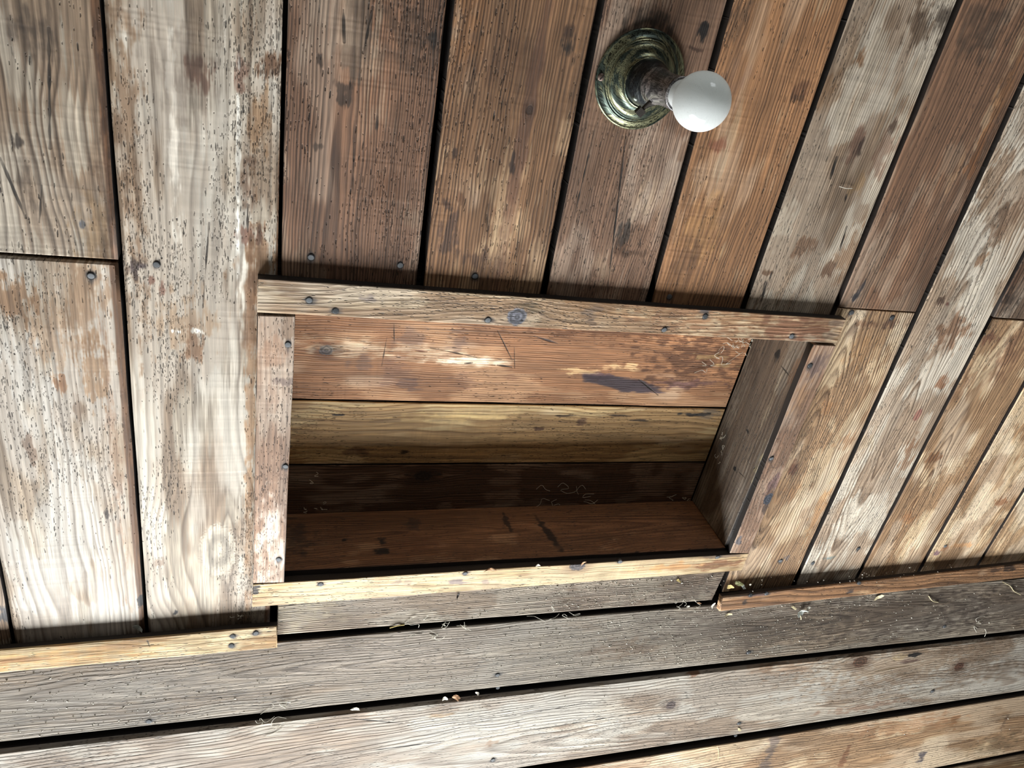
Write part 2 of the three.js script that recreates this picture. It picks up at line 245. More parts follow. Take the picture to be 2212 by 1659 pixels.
col(2, Z0, Z1, { bead: 0.0075, cham: 0.003, pal: 'grey', gain: 0.95, ring: { sp: 0.0085, vc: 0.085, depth: 0.004, slope: 0.014, wob: 0.012, lc: 0.55 }, patch: { cov: 0.36, fu: 3.4, fv: 24, amp: 0.5, edge: 0.06 }, bleach: { cov: 0.42, amp: 0.5, fu: 2.2, fv: 26, col: [214, 210, 200] }, fleck: { dens: 0.6 }, saw: 0.07,
  nails: [[-0.1283,0.4306]], knots: [{ at: [-0.05728,0.9319], r: 0.030, asp: 2.0, amp: 0.5, rings: 9, col: [178, 166, 148], halo: 0, push: 1.5 }],
  marks: [[-0.1492,0.4347, 0.013, 0.017, PU, 0.8, 0.5], [-0.1513,0.2462, 0.018, 0.30, [116, 82, 52], 0.55, 0.8], [0.00643,0.17, 0.014, 0.018, BR, 0.75, 0.5], [-0.07265,0.1915, 0.018, 0.02, RD, 0.5, 0.6], [-0.027,0.1877, 0.008, 0.03, RD, 0.45, 0.6], [-0.005492,0.233, 0.016, 0.05, [140, 96, 54], 0.5, 0.7], [-0.02077,0.3151, 0.012, 0.04, BR, 0.5, 0.7], [-0.01451,0.3792, 0.017, 0.014, RD, 0.6, 0.4], [-0.002428,0.4139, 0.03, 0.05, [128, 88, 54], 0.65, 0.6], [-0.01162,0.4758, 0.012, 0.13, [134, 92, 58], 0.6, 0.7, 0.8], [-0.01063,0.6664, 0.009, 0.30, [148, 104, 64], 0.6, 0.7, 0.8], [-0.009827,0.9248, 0.008, 0.2, [152, 112, 76], 0.5, 0.7, 0.8], [-0.09644,0.5156, 0.045, 0.05, [150, 118, 86], 0.55, 0.7], [-0.08552,0.5496, 0.018, 0.028, [128, 88, 56], 0.65, 0.6], [-0.1204,0.4654, 0.007, 0.01, RD, 0.6], [-0.1337,0.4531, 0.006, 0.007, RD, 0.6], [-0.08207,0.527, 0.010, 0.006, WH, 0.95, 0.3], [-0.1061,0.5267, 0.006, 0.004, WH, 0.95, 0.3], [-0.1024,0.267, 0.006, 0.20, [212, 208, 196], 0.5, 0.6], [-0.02903,0.3159, 0.004, 0.14, [222, 222, 214], 0.65, 0.6], [-0.02259,0.4489, 0.005, 0.08, [216, 212, 200], 0.55, 0.6], [-0.1464,0.9511, 0.01, 0.012, [120, 96, 78], 0.5], [-0.1026,0.2725, 0.02, 0.1, GY, 0.35, 0.9], [-0.08767,0.1962, 0.05, 0.06, [70, 56, 46], 0.22, 0.95], [-0.1261,1.067, 0.005, 0.007, [48, 46, 48], 0.9, 0.4]],
  cracks: [[-0.06396,0.3679, -0.07376,0.4899, 0.0008, 0.75], [-0.01777,0.3389, -0.0174,0.3762, 0.0009, 0.7]] });
col(3, Z0, TOPEND, { pal: 'umber', gain: 1.16, ring: { sp: 0.0026, vc: 0.05, depth: 0.02, slope: -0.012, wob: 0.006, lc: 0.9, relief: 1.5 }, patch: { cov: 0.45, amp: 0.5, mul: [0.78, 0.62, 0.52] }, bleach: { cov: 0.15, amp: 0.25 }, fleck: { dens: 0.35 }, bumpScale: 0.0016,
  nails: [[0.06428,0.4061], [0.1865,0.4086]], marks: [[0.1018,0.1123, 0.02, 0.075, [86, 74, 62], 0.7, 0.35, 0.4], [0.1251,0.09851, 0.006, 0.06, [124, 112, 96], 0.5], [0.1622,0.1081, 0.05, 0.05, [62, 48, 36], 0.45, 0.8], [0.0937,0.1871, 0.012, 0.016, DK, 0.65], [0.1347,0.2199, 0.006, 0.012, DK, 0.75], [0.1911,0.1115, 0.008, 0.012, DK, 0.7], [0.06159,0.1569, 0.004, 0.012, DK, 0.7], [0.06716,0.2582, 0.008, 0.007, DK, 0.5], [0.1589,0.2964, 0.02, 0.02, BR, 0.5], [0.1439,0.4027, 0.06, 0.02, [80, 56, 40], 0.4]],
  cracks: [[0.0855,0.09483, 0.08903,0.1295, 0.0013, 0.8], [0.1186,0.08704, 0.1122,0.139, 0.0013, 0.8], [0.1074,0.2188, 0.114,0.3197, 0.0007, 0.5]] });
col(4, Z0, TOPEND, { pal: 'brown', gain: 1.14, ring: { sp: 0.0034, vc: 0.19, depth: 0.03, slope: 0.01, wob: 0.005, lc: 0.85, relief: 1.4 }, patch: { cov: 0.42, amp: 0.55, fu: 5, fv: 18 }, bleach: { cov: 0.2, amp: 0.3 }, fleck: { dens: 0.3 }, bumpScale: 0.0015,
  nails: [[0.297,0.4171]], knots: [{ at: [0.3329,0.1766], r: 0.0055, asp: 1.2, col: [58, 40, 30], halo: 0.5 }],
  marks: [[0.3662,0.0977, 0.013, 0.018, DK, 0.75, 0.7], [0.3671,0.0739, 0.01, 0.012, [62, 42, 30], 0.6, 0.7], [0.3308,0.1786, 0.011, 0.20, [104, 72, 54], 0.6, 0.4, 0.4], [0.3318,0.2784, 0.012, 0.2, [112, 80, 60], 0.6, 0.4, 0.4], [0.3229,0.249, 0.006, 0.012, [60, 42, 32], 0.75], [0.2394,0.2429, 0.004, 0.008, [60, 40, 28], 0.7], [0.2424,0.3168, 0.007, 0.01, [62, 42, 32], 0.65], [0.2584,0.3054, 0.008, 0.008, BR, 0.6], [0.2494,0.3564, 0.014, 0.03, [72, 52, 44], 0.55], [0.283,0.1277, 0.05, 0.05, [92, 62, 42], 0.4, 0.9], [0.2332,0.08149, 0.03, 0.06, [140, 92, 52], 0.4, 0.8], [0.3286,0.3601, 0.03, 0.05, [186, 164, 130], 0.35, 0.8], [0.2956,0.3912, 0.03, 0.02, [74, 50, 36], 0.5]],
  cracks: [[0.2856,0.1845, 0.2862,0.195, 0.001, 0.8], [0.2987,0.3081, 0.3094,0.3901, 0.0008, 0.5], [0.3469,0.3101, 0.3548,0.3866, 0.0009, 0.5]] });
col(5, Z0, TOPEND, { pal: 'rose', gain: 1.02, ring: { sp: 0.0030, vc: -0.03, depth: 0.03, slope: 0.01, wob: 0.005, lc: 0.8, relief: 1.2 }, patch: { cov: 0.45, amp: 0.5, fu: 4, fv: 18 }, bleach: { cov: 0.25, amp: 0.3 }, fleck: { dens: 0.35 }, saw: 0.05,
  nails: [], marks: [[0.469,0.04432, 0.04, 0.025, [40, 32, 25], 0.6, 0.9], [0.5505,0.04448, 0.008, 0.011, [34, 26, 22], 0.9, 0.4], [0.5462,0.06926, 0.012, 0.004, [72, 44, 30], 0.6, 0.6], [0.5154,0.3335, 0.010, 0.022, [70, 62, 54], 0.75, 0.5], [0.5394,0.3634, 0.03, 0.007, [96, 66, 44], 0.6], [0.5181,0.3517, 0.012, 0.02, BR, 0.5], [0.4558,0.2454, 0.03, 0.05, [126, 92, 66], 0.4, 0.8], [0.5445,0.2701, 0.03, 0.05, [178, 154, 124], 0.35, 0.8], [0.4939,0.3912, 0.02, 0.03, [186, 164, 134], 0.35, 0.8], [0.5772,0.2052, 0.016, 0.02, BR, 0.4, 0.7]],
  cracks: [[0.4309,0.1792, 0.43,0.3161, 0.0010, 0.85], [0.4787,0.1896, 0.5136,0.4302, 0.0010, 0.9], [0.5391,0.2776, 0.5361,0.3063, 0.0007, 0.5]] });
col(6, Z0, TOPEND, { pal: 'brown', gain: 1.16, ring: { sp: 0.0036, vc: 0.05, depth: 0.012, slope: 0.02, wob: 0.008, lc: 0.75, relief: 1.4 }, patch: { cov: 0.5, amp: 0.5, fu: 4, fv: 16, mul: [0.80, 0.62, 0.46] }, bleach: { cov: 0.15, amp: 0.25 }, fleck: { dens: 0.15 }, bumpScale: 0.0014,
  nails: [[0.6234,0.4306]], marks: [[0.7314,0.09775, 0.016, 0.02, [84, 54, 36], 0.6, 0.7], [0.628,0.1893, 0.012, 0.014, RD, 0.6, 0.5], [0.733,0.1104, 0.014, 0.008, [70, 46, 30], 0.5, 0.6], [0.6172,0.104, 0.03, 0.05, [116, 88, 72], 0.4, 0.9], [0.6475,0.3183, 0.04, 0.08, [176, 134, 84], 0.4, 0.9], [0.6306,0.3656, 0.02, 0.03, [84, 58, 40], 0.4], [0.6015,0.02345, 0.03, 0.04, [78, 60, 46], 0.45, 0.9]] });
col(7, Z0, TOPEND, { pal: 'grey', gain: 1.02, ring: { sp: 0.0030, vc: 0.01, depth: 0.012, slope: 0.012, wob: 0.006, lc: 0.65, relief: 1.2 }, patch: { cov: 0.42, amp: 0.6, fu: 5, fv: 20 }, bleach: { cov: 0.3, amp: 0.3 }, fleck: { dens: 0.3 }, saw: 0.09,
  nails: [], marks: [[0.8876,-0.0186, 0.03, 0.04, [74, 52, 34], 0.6, 0.8], [0.927,-0.02478, 0.025, 0.03, [52, 40, 30], 0.6, 0.8], [0.8112,0.04228, 0.014, 0.014, [112, 72, 40], 0.65, 0.6], [0.7788,0.09453, 0.02, 0.03, [134, 94, 58], 0.45, 0.8], [0.8716,0.1655, 0.007, 0.016, [58, 38, 28], 0.75], [0.8592,0.162, 0.014, 0.03, [116, 76, 58], 0.5], [0.9159,0.1272, 0.008, 0.012, [70, 54, 42], 0.6], [0.9149,0.1591, 0.02, 0.05, [124, 86, 66], 0.4], [0.8917,0.2201, 0.014, 0.02, [158, 122, 78], 0.5], [0.8411,0.3253, 0.02, 0.02, [116, 76, 48], 0.5], [0.9295,0.3345, 0.03, 0.05, [128, 88, 56], 0.5, 0.7], [0.7784,0.2839, 0.03, 0.06, [196, 188, 170], 0.4, 0.9], [0.7858,0.3765, 0.015, 0.006, BR, 0.6], [0.7964,0.4023, 0.004, 0.03, [46, 40, 36], 0.7], [0.9061,0.3654, 0.012, 0.016, [96, 62, 40], 0.6]],
  cracks: [[0.8358,0.1824, 0.8396,0.2145, 0.0022, 0.9], [0.9067,0.2878, 0.9119,0.3276, 0.0016, 0.8], [0.8814,0.2361, 0.8832,0.2473, 0.0014, 0.8], [0.7957,0.394, 0.7975,0.4277, 0.0016, 0.8]] });
col(8, Z0, JOINT - 0.001, { pal: 'umber', gain: 1.10, ring: { sp: 0.004, vc: 0.0, depth: 0.02, slope: 0.01, wob: 0.006, lc: 0.7 }, patch: { cov: 0.45, amp: 0.5, mul: [0.80, 0.66, 0.56] }, bleach: { cov: 0.12, amp: 0.25 }, fleck: { dens: 0.12 },
  marks: [[0.9968,-0.02636, 0.06, 0.06, [56, 46, 38], 0.5, 0.9], [1.077,-0.009705, 0.008, 0.05, [150, 128, 100], 0.6, 0.7], [1.085,0.09547, 0.009, 0.06, [152, 130, 104], 0.65, 0.6], [1.072,0.1859, 0.008, 0.06, [140, 112, 84], 0.55, 0.6], [1.097,0.1453, 0.014, 0.04, [124, 78, 44], 0.5], [1.095,0.05183, 0.014, 0.06, [128, 86, 50], 0.45], [0.9852,0.4076, 0.010, 0.012, [42, 42, 48], 0.85, 0.5], [0.9885,0.3942, 0.004, 0.02, [48, 46, 50], 0.7]] });
col(8, JOINT + 0.001, Z1, { pal: 'tan', gain: 1.18, ring: { sp: 0.0040, vc: 0.040, depth: -0.03, slope: 0.10, wob: 0.010, lc: 0.85, relief: 1.6 }, patch: { cov: 0.36, amp: 0.55, fu: 6, fv: 22 }, bleach: { cov: 0.25, amp: 0.3 }, fleck: { dens: 0.35 }, bumpScale: 0.0016,
  nails: [[0.9906,0.4387], [1.084,0.4438], [1.093,1.038]], marks: [[1.017,0.7836, 0.012, 0.022, [104, 66, 46], 0.8, 0.4], [1.034,0.6379, 0.02, 0.02, [150, 104, 64], 0.5], [1.05,0.5159, 0.03, 0.05, [160, 118, 76], 0.5, 0.7], [1.025,0.8404, 0.03, 0.03, [150, 108, 70], 0.5, 0.6], [1.13,0.8936, 0.02, 0.08, [164, 114, 66], 0.5, 0.7], [1.032,0.4595, 0.03, 0.01, [110, 74, 50], 0.5], [1.107,1.03, 0.010, 0.01, [104, 96, 100], 0.7, 0.6], [1.109,0.7139, 0.025, 0.025, [128, 86, 54], 0.45], [1.088,0.4567, 0.015, 0.012, [90, 58, 42], 0.6]] });
col(9, Z0, Z1, { pal: 'pale', gain: 1.08, ring: { sp: 0.0044, vc: 0.08, depth: -0.07, slope: 0.09, wob: 0.012, lc: 0.75, relief: 1.5 }, patch: { cov: 0.36, amp: 0.55, fu: 5, fv: 18 }, bleach: { cov: 0.3, amp: 0.3 }, fleck: { dens: 0.3 }, saw: 0.06, bumpScale: 0.0015,
  nails: [[1.185,1.051], [1.294,1.014]], marks: [[1.238,0.4689, 0.04, 0.045, [124, 84, 56], 0.65, 0.6, 1.1], [1.176,0.407, 0.013, 0.012, [88, 62, 46], 0.7, 0.6], [1.195,0.4115, 0.005, 0.012, [110, 56, 44], 0.7], [1.261,0.6519, 0.009, 0.016, [168, 112, 98], 0.85, 0.2, 0.2], [1.279,0.5752, 0.014, 0.016, [138, 88, 56], 0.7], [1.219,0.3207, 0.012, 0.018, [130, 90, 58], 0.6], [1.223,0.243, 0.03, 0.04, [120, 84, 58], 0.5], [1.287,0.7265, 0.016, 0.03, [132, 88, 56], 0.6], [1.296,0.7744, 0.02, 0.02, [140, 98, 66], 0.5], [1.167,0.7256, 0.02, 0.02, [172, 150, 120], 0.5], [1.223,1.039, 0.016, 0.006, [92, 128, 138], 0.5, 0.7], [1.236,0.3922, 0.03, 0.04, [206, 196, 176], 0.4], [1.388,1.029, 0.006, 0.014, [88, 74, 62], 0.6], [1.158,0.1767, 0.03, 0.06, [132, 96, 66], 0.45]] });
col(10, Z0, JOINT, { pal: 'umber', gain: 1.0, marks: [[1.336,0.3956, 0.02, 0.02, DK, 0.5]], ring: { sp: 0.004 } });
col(10, JOINT + 0.003, Z1, { pal: 'tan', gain: 1.26, ring: { sp: 0.0044, vc: 0.05, depth: -0.03, slope: 0.09, wob: 0.01, lc: 0.7, relief: 1.4 }, patch: { cov: 0.42, amp: 0.6, fu: 5, fv: 18 }, fleck: { dens: 0.3 }, bumpScale: 0.0015,
  nails: [[1.556,1.025]], marks: [[1.341,0.4743, 0.02, 0.014, RD, 0.55], [1.415,0.5127, 0.04, 0.06, [116, 80, 58], 0.5, 0.7], [1.365,0.7633, 0.022, 0.014, [118, 76, 46], 0.65], [1.347,0.579, 0.03, 0.04, [118, 82, 54], 0.4], [1.439,0.7894, 0.03, 0.04, [200, 186, 160], 0.4], [1.389,0.9315, 0.02, 0.02, [160, 104, 60], 0.5], [1.676,0.9887, 0.02, 0.04, [176, 120, 74], 0.45]] });
col(11, Z0, Z1, { pal: 'tan', gain: 1.28, ring: { sp: 0.005, vc: 0.12, depth: 0.01, slope: 0.02, wob: 0.008, lc: 0.5 }, patch: { cov: 0.34, amp: 0.6, fu: 6, fv: 18 }, fleck: { dens: 0.55 }, marks: [[1.651,0.8947, 0.03, 0.014, [128, 84, 54], 0.65], [1.558,1.033, 0.010, 0.01, [140, 96, 66], 0.6], [1.544,1.047, 0.008, 0.008, [96, 70, 84], 0.7], [1.611,1.026, 0.04, 0.01, [178, 124, 76], 0.5]] });
const m12 = col(12, Z0, Z1, { pal: 'tan', gain: 1.22, ring: { sp: 0.005, lc: 0.5 }, patch: { cov: 0.35, amp: 0.4 }, fleck: { dens: 0.3 } });
const m13 = col(13, Z0, Z1, { material: m12.material });
// the rest of the ceiling, beyond the picture's edges
{ const spare = [c0.material, m12.material, ceiling.children[3].material, ceiling.children[6].material];
  const rear = (x0, x1, za, zb, k) => board(ceiling, 'plank', 'ceil', [x0 + GAP, za, x0 + GAP, zb, x1 - GAP, zb, x1 - GAP, za], { material: spare[k % 4] });
  for (let k = 0; k < 14; k++) rear(SEAM[k][0], SEAM[k + 1][0], -2.75, Z0 - 0.006, k);
  for (let k = 0; k < 11; k++) rear(-0.545 - 0.186 * (k + 1), -0.545 - 0.186 * k, -2.75, Z1, k);
  for (let k = 0; k < 7; k++) rear(2.05 + 0.186 * k, 2.05 + 0.186 * (k + 1), -2.75, Z1, k + 1); }

// the recess in the ceiling: boards of its back and its four sides
const recess = new THREE.Group(); recess.name = 'recess_box'; recess.position.set(0.49 * H, EYE + 1.15 * H, -0.73 * H); ceiling.add(recess);
const inRecess = { add: (m) => { m.position.sub(recess.position); recess.add(m); } };
function recessBoard(frame, corners, o) { const m = board(inRecess, 'plank', frame, corners, { ...o, nails: [] }); for (const [a, b] of o.nails || []) { const [u, v] = FR[frame].uv(a, b); const n = nail({ position: V3(0, 0, 0), add: () => {} }, FR[frame], u, v); n.position.sub(m.position).sub(recess.position); m.add(n); } return m; }
const RX0 = 0.022, RX1 = 0.928, G2 = 0.0018;
recessBoard('back', [RX0, 0.473, RX1, 0.473, RX1, 0.7385 - G2, RX0, 0.7300 - G2], { pal: 'orange', gain: 1.20, ring: { sp: 0.0032, vc: 0.22, depth: 0.03, slope: 0.01, lc: 0.6, wob: 0.008 }, patch: { cov: 0.40, amp: 0.5, fu: 3, fv: 14 }, bleach: { cov: 0.15, amp: 0.3 }, fleck: { dens: 0.15 }, saw: 0.06, cham: 0.0012,
  knots: [{ at: [0.107,0.6318], r: 0.010, asp: 1.3, col: [70, 62, 62], halo: 0.5 }],
  marks: [[0.1487,0.6258, 0.12, 0.022, [184, 172, 150], 0.6, 0.8, 0.7], [0.2854,0.6325, 0.10, 0.020, [180, 162, 138], 0.6, 0.8, 0.7], [0.3634,0.6458, 0.09, 0.012, [196, 186, 168], 0.7, 0.7, 0.5], [0.6742,0.6856, 0.098, 0.0165, [66, 56, 64], 0.92, 0.3, 0.22, -0.16], [0.6152,0.6682, 0.04, 0.010, [88, 66, 76], 0.8, 0.4, 0.5, -0.1], [0.5795,0.66, 0.045, 0.008, [206, 176, 128], 0.7, 0.5], [0.6586,0.6474, 0.05, 0.008, [206, 176, 130], 0.65, 0.5], [0.8124,0.6825, 0.09, 0.012, [84, 56, 62], 0.6, 0.6], [0.6279,0.5707, 0.25, 0.025, [104, 66, 40], 0.7, 0.7], [0.8154,0.6289, 0.15, 0.06, [92, 60, 40], 0.8, 0.7], [0.849,0.6193, 0.035, 0.007, [176, 144, 96], 0.7, 0.4], [0.8822,0.6373, 0.03, 0.005, [180, 146, 96], 0.7, 0.4], [0.249,0.6018, 0.035, 0.03, [96, 80, 74], 0.4, 0.7], [0.3354,0.6027, 0.02, 0.03, [92, 76, 72], 0.4, 0.7], [0.2238,0.6672, 0.03, 0.035, [120, 88, 74], 0.4], [0.2516,0.6951, 0.03, 0.02, [92, 70, 68], 0.45], [0.1663,0.6505, 0.02, 0.02, [104, 84, 80], 0.4], [0.3519,0.683, 0.03, 0.025, [120, 88, 70], 0.4], [0.4386,0.6729, 0.02, 0.01, [110, 76, 58], 0.4]],
  cracks: [[0.4713,0.5893, 0.5193,0.6025, 0.0016, 0.8, [54, 44, 44]], [0.3998,0.5813, 0.4362,0.6366, 0.0008, 0.7], [0.4369,0.6126, 0.4461,0.6558, 0.0009, 0.8], [0.2152,0.5767, 0.2201,0.6166, 0.0008, 0.7], [0.2059,0.6019, 0.2027,0.6585, 0.0006, 0.6], [0.2838,0.6205, 0.3704,0.636, 0.0008, 0.7], [0.7062,0.6742, 0.7597,0.7086, 0.0012, 0.9], [0.2518,0.6263, 0.2782,0.6281, 0.001, 0.8, [88, 50, 34]], [0.351,0.6491, 0.3637,0.6477, 0.0016, 0.8], [0.4123,0.651, 0.4395,0.6541, 0.0016, 0.8]] });
recessBoard('back', [RX0, 0.7300 + G2, RX1, 0.7385 + G2, RX1, 0.8790 - G2, RX0, 0.8705 - G2], { pal: 'yellow', gain: 1.12, ring: { sp: 0.006, vc: 0.05, depth: 0.012, slope: 0.01, lc: 0.5, wob: 0.014 }, patch: { cov: 0.38, amp: 0.45, fu: 3, fv: 16, mul: [0.72, 0.60, 0.48] }, bleach: { cov: 0.2, amp: 0.25 }, fleck: { dens: 0.35 }, cham: 0.0012,
  marks: [[0.1331,0.7604, 0.012, 0.0025, DK, 0.9, 0.3], [0.5199,0.7909, 0.012, 0.007, [80, 52, 38], 0.7], [0.6076,0.7752, 0.010, 0.012, [92, 62, 48], 0.55], [0.8582,0.7545, 0.04, 0.005, [36, 34, 36], 0.8], [0.6793,0.7593, 0.04, 0.003, [60, 46, 34], 0.7], [0.5792,0.76, 0.025, 0.002, [60, 44, 34], 0.7], [0.7342,0.7702, 0.02, 0.003, [54, 42, 34], 0.7], [0.9005,0.7484, 0.03, 0.02, [112, 104, 98], 0.5], [0.1736,0.8419, 0.03, 0.012, [86, 62, 48], 0.5], [0.26,0.8461, 0.010, 0.006, DK, 0.7], [0.3643,0.7637, 0.12, 0.012, [206, 176, 116], 0.4]] });
recessBoard('back', [RX0, 0.8705 + G2, RX1, 0.8790 + G2, RX1, 1.0, RX0, 1.0], { pal: 'umber', gain: 0.95, ring: { sp: 0.004, vc: -0.01, depth: 0.01, slope: 0.02, lc: 0.7 }, fleck: { dens: 0.2 }, cham: 0.0012, knots: [{ at: [0.3068,0.902], r: 0.012, asp: 1.6, col: [50, 36, 28], halo: 0.5 }] });
recessBoard('far', [RX0, 1.0015, RX1 + 0.004, 0.9965, RX1 + 0.004, 1.149, RX0, 1.149], { pal: 'orange', gain: 0.95, thick: 0.016, ring: { sp: 0.0034, vc: 0.06, depth: 0.004, slope: 0.03, lc: 0.8, wob: 0.01 }, patch: { cov: 0.5, amp: 0.6, fu: 4, fv: 20 }, bleach: { cov: 0.05, amp: 0.2 }, fleck: { dens: 0.3 }, cham: 0.001,
  marks: [[0.2235,1.061, 0.020, 0.012, [30, 26, 26], 0.8, 0.6], [0.2208,1.039, 0.02, 0.007, [26, 24, 26], 0.85, 0.5], [0.2875,1.109, 0.02, 0.02, [70, 56, 50], 0.5], [0.5575,1.066, 0.010, 0.06, [34, 26, 22], 0.7, 0.5, 0.5, 0.25], [0.4801,1.105, 0.006, 0.03, [40, 30, 24], 0.6], [0.1566,1.072, 0.006, 0.006, [30, 24, 20], 0.8], [0.07052,1.084, 0.03, 0.05, [60, 46, 38], 0.5], [0.2862,1.044, 0.06, 0.03, [128, 80, 50], 0.35]] });
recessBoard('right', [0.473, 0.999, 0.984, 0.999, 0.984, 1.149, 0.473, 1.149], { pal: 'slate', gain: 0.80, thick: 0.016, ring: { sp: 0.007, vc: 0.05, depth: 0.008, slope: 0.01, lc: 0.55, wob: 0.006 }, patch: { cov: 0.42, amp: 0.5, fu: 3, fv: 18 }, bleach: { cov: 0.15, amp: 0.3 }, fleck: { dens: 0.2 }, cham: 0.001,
  marks: [[0.5662,1.065, 0.012, 0.008, [24, 20, 17], 0.9, 0.5], [0.6621,1.035, 0.12, 0.008, [170, 156, 130], 0.5, 0.7], [0.7382,1.064, 0.005, 0.006, [14, 12, 10], 0.95, 0.3], [0.826,1.059, 0.005, 0.006, [14, 12, 10], 0.95, 0.3], [0.8113,1.122, 0.05, 0.012, [64, 62, 58], 0.6, 0.8], [0.7483,0.9882, 0.07, 0.02, [176, 164, 118], 0.6, 0.6], [0.6316,1.124, 0.10, 0.03, [84, 66, 50], 0.5, 0.8], [0.888,1.033, 0.08, 0.05, [128, 112, 98], 0.4, 0.8], [0.562,1.005, 0.05, 0.012, [112, 76, 50], 0.5]],  // pale patch by the opening edge: a spot of window light painted in
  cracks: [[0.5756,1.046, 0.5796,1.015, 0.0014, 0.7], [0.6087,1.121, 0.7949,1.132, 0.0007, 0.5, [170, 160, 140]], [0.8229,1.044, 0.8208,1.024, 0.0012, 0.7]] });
recessBoard('left', [0.473, 0.999, 0.984, 0.999, 0.984, 1.149, 0.473, 1.149], { material: c0.material, thick: 0.01, cham: 0.001 });
recessBoard('near', [RX0, 0.999, RX1, 0.999, RX1, 1.149, RX0, 1.149], { material: m12.material, thick: 0.006, cham: 0.001 });

// ---------------------------------------------------------------- the frame of four boards nailed round the recess
const frame = group('trim_1', { kind: 'structure', label: 'frame of four nailed boards round the ceiling recess' });
const BT = 0.0152 * H;
board(frame, 'frame_board', 'bar', [-0.003688,0.4349, 0.9705,0.4459, 0.9734,0.4935, -0.003471,0.4856], { pal: 'tan', gain: 1.0, thick: BT, lift: 0, cham: 0.0008, ring: { sp: 0.0042, vc: 0.08, depth: 0.02, lc: 0.5, wob: 0.01 }, patch: { cov: 0.36, amp: 0.5, fu: 4, fv: 30 }, fleck: { dens: 0.45 },
  nails: [[0.06396,0.4628], [0.1005,0.477], [0.324,0.48], [0.6232,0.4823], [0.6897,0.4545], [0.872,0.4831]], knots: [{ at: [0.3686,0.4723], r: 0.0155, asp: 1.05, col: [96, 96, 104], halo: 0.2, push: 0.7 }],
  marks: [[0.3862,0.4566, 0.02, 0.012, [104, 88, 60], 0.55, 0.7], [0.4792,0.4473, 0.05, 0.03, [160, 116, 72], 0.5, 0.7], [0.672,0.4613, 0.14, 0.06, [134, 88, 56], 0.6, 0.9], [0.8761,0.4703, 0.12, 0.06, [118, 74, 50], 0.75, 0.8], [0.9539,0.4694, 0.025, 0.03, [168, 156, 136], 0.5, 0.7], [0.4869,0.4628, 0.02, 0.02, [96, 82, 76], 0.4], [0.1469,0.4556, 0.014, 0.01, [92, 80, 82], 0.5], [0.6839,0.4455, 0.012, 0.012, [78, 82, 92], 0.7, 0.6], [0.5826,0.4454, 0.10, 0.02, [150, 108, 68], 0.45], [0.7766,0.4559, 0.08, 0.02, [148, 104, 66], 0.4], [0.04656,0.4582, 0.08, 0.03, [176, 164, 146], 0.4, 0.9]] });
board(frame, 'frame_board', 'barz', [-0.003394,0.4905, 0.04657,0.4893, 0.0483,0.9973, -0.002112,0.9951], { pal: 'rose', gain: 0.98, thick: BT, lift: 0, cham: 0.0008, ring: { sp: 0.005, vc: 0.06, depth: 0.03, lc: 0.4, wob: 0.006 }, patch: { cov: 0.38, amp: 0.4, fu: 5, fv: 24 }, bleach: { cov: 0.35, amp: 0.45 }, fleck: { dens: 0.28 },
  nails: [[0.03824,0.5335], [0.04227,0.7484], [0.03761,0.943]], marks: [[0.03588,0.5955, 0.022, 0.008, [98, 82, 76], 0.6, 0.6], [0.01858,0.5462, 0.02, 0.05, [142, 100, 72], 0.4, 0.9], [0.02056,0.6236, 0.02, 0.03, [128, 98, 78], 0.4, 0.8], [0.0391,0.5048, 0.008, 0.03, [110, 84, 62], 0.5], [0.02066,0.9129, 0.03, 0.14, [226, 216, 206], 0.5, 0.9]] });
board(frame, 'frame_board', 'bar', [-0.002069,0.9983, 0.9855,0.9944, 0.9874,1.044, -0.00287,1.052], { pal: 'yellow', gain: 1.0, thick: BT, lift: 0, cham: 0.0008, ring: { sp: 0.005, vc: 0.0, depth: 0.02, lc: 0.45, wob: 0.012 }, patch: { cov: 0.3, amp: 0.4, fu: 4, fv: 30 }, bleach: { cov: 0.35, amp: 0.4, col: [214, 196, 164] }, fleck: { dens: 0.25 },
  nails: [[0.1099,1.007], [0.3698,1.002], [0.6862,0.996], [0.9107,0.9996]], knots: [{ at: [0.5957,1], r: 0.013, asp: 1.3, col: [86, 78, 78], halo: 0.25 }],
  marks: [[0.3551,1.022, 0.026, 0.008, [104, 92, 94], 0.7, 0.5], [0.4127,1.028, 0.012, 0.005, [116, 100, 96], 0.6], [0.2422,1.015, 0.010, 0.007, [116, 98, 88], 0.5], [0.2637,1.018, 0.010, 0.010, [120, 102, 92], 0.45], [0.8084,1.02, 0.10, 0.012, [176, 120, 66], 0.55, 0.6], [0.9295,1.021, 0.07, 0.014, [128, 82, 50], 0.75, 0.6], [0.9207,0.9964, 0.06, 0.008, [110, 88, 72], 0.6, 0.6], [0.0003944,1.015, 0.010, 0.012, [36, 28, 24], 0.85, 0.4, 1.0], [0.03786,1.004, 0.03, 0.006, [176, 128, 74], 0.5]] });
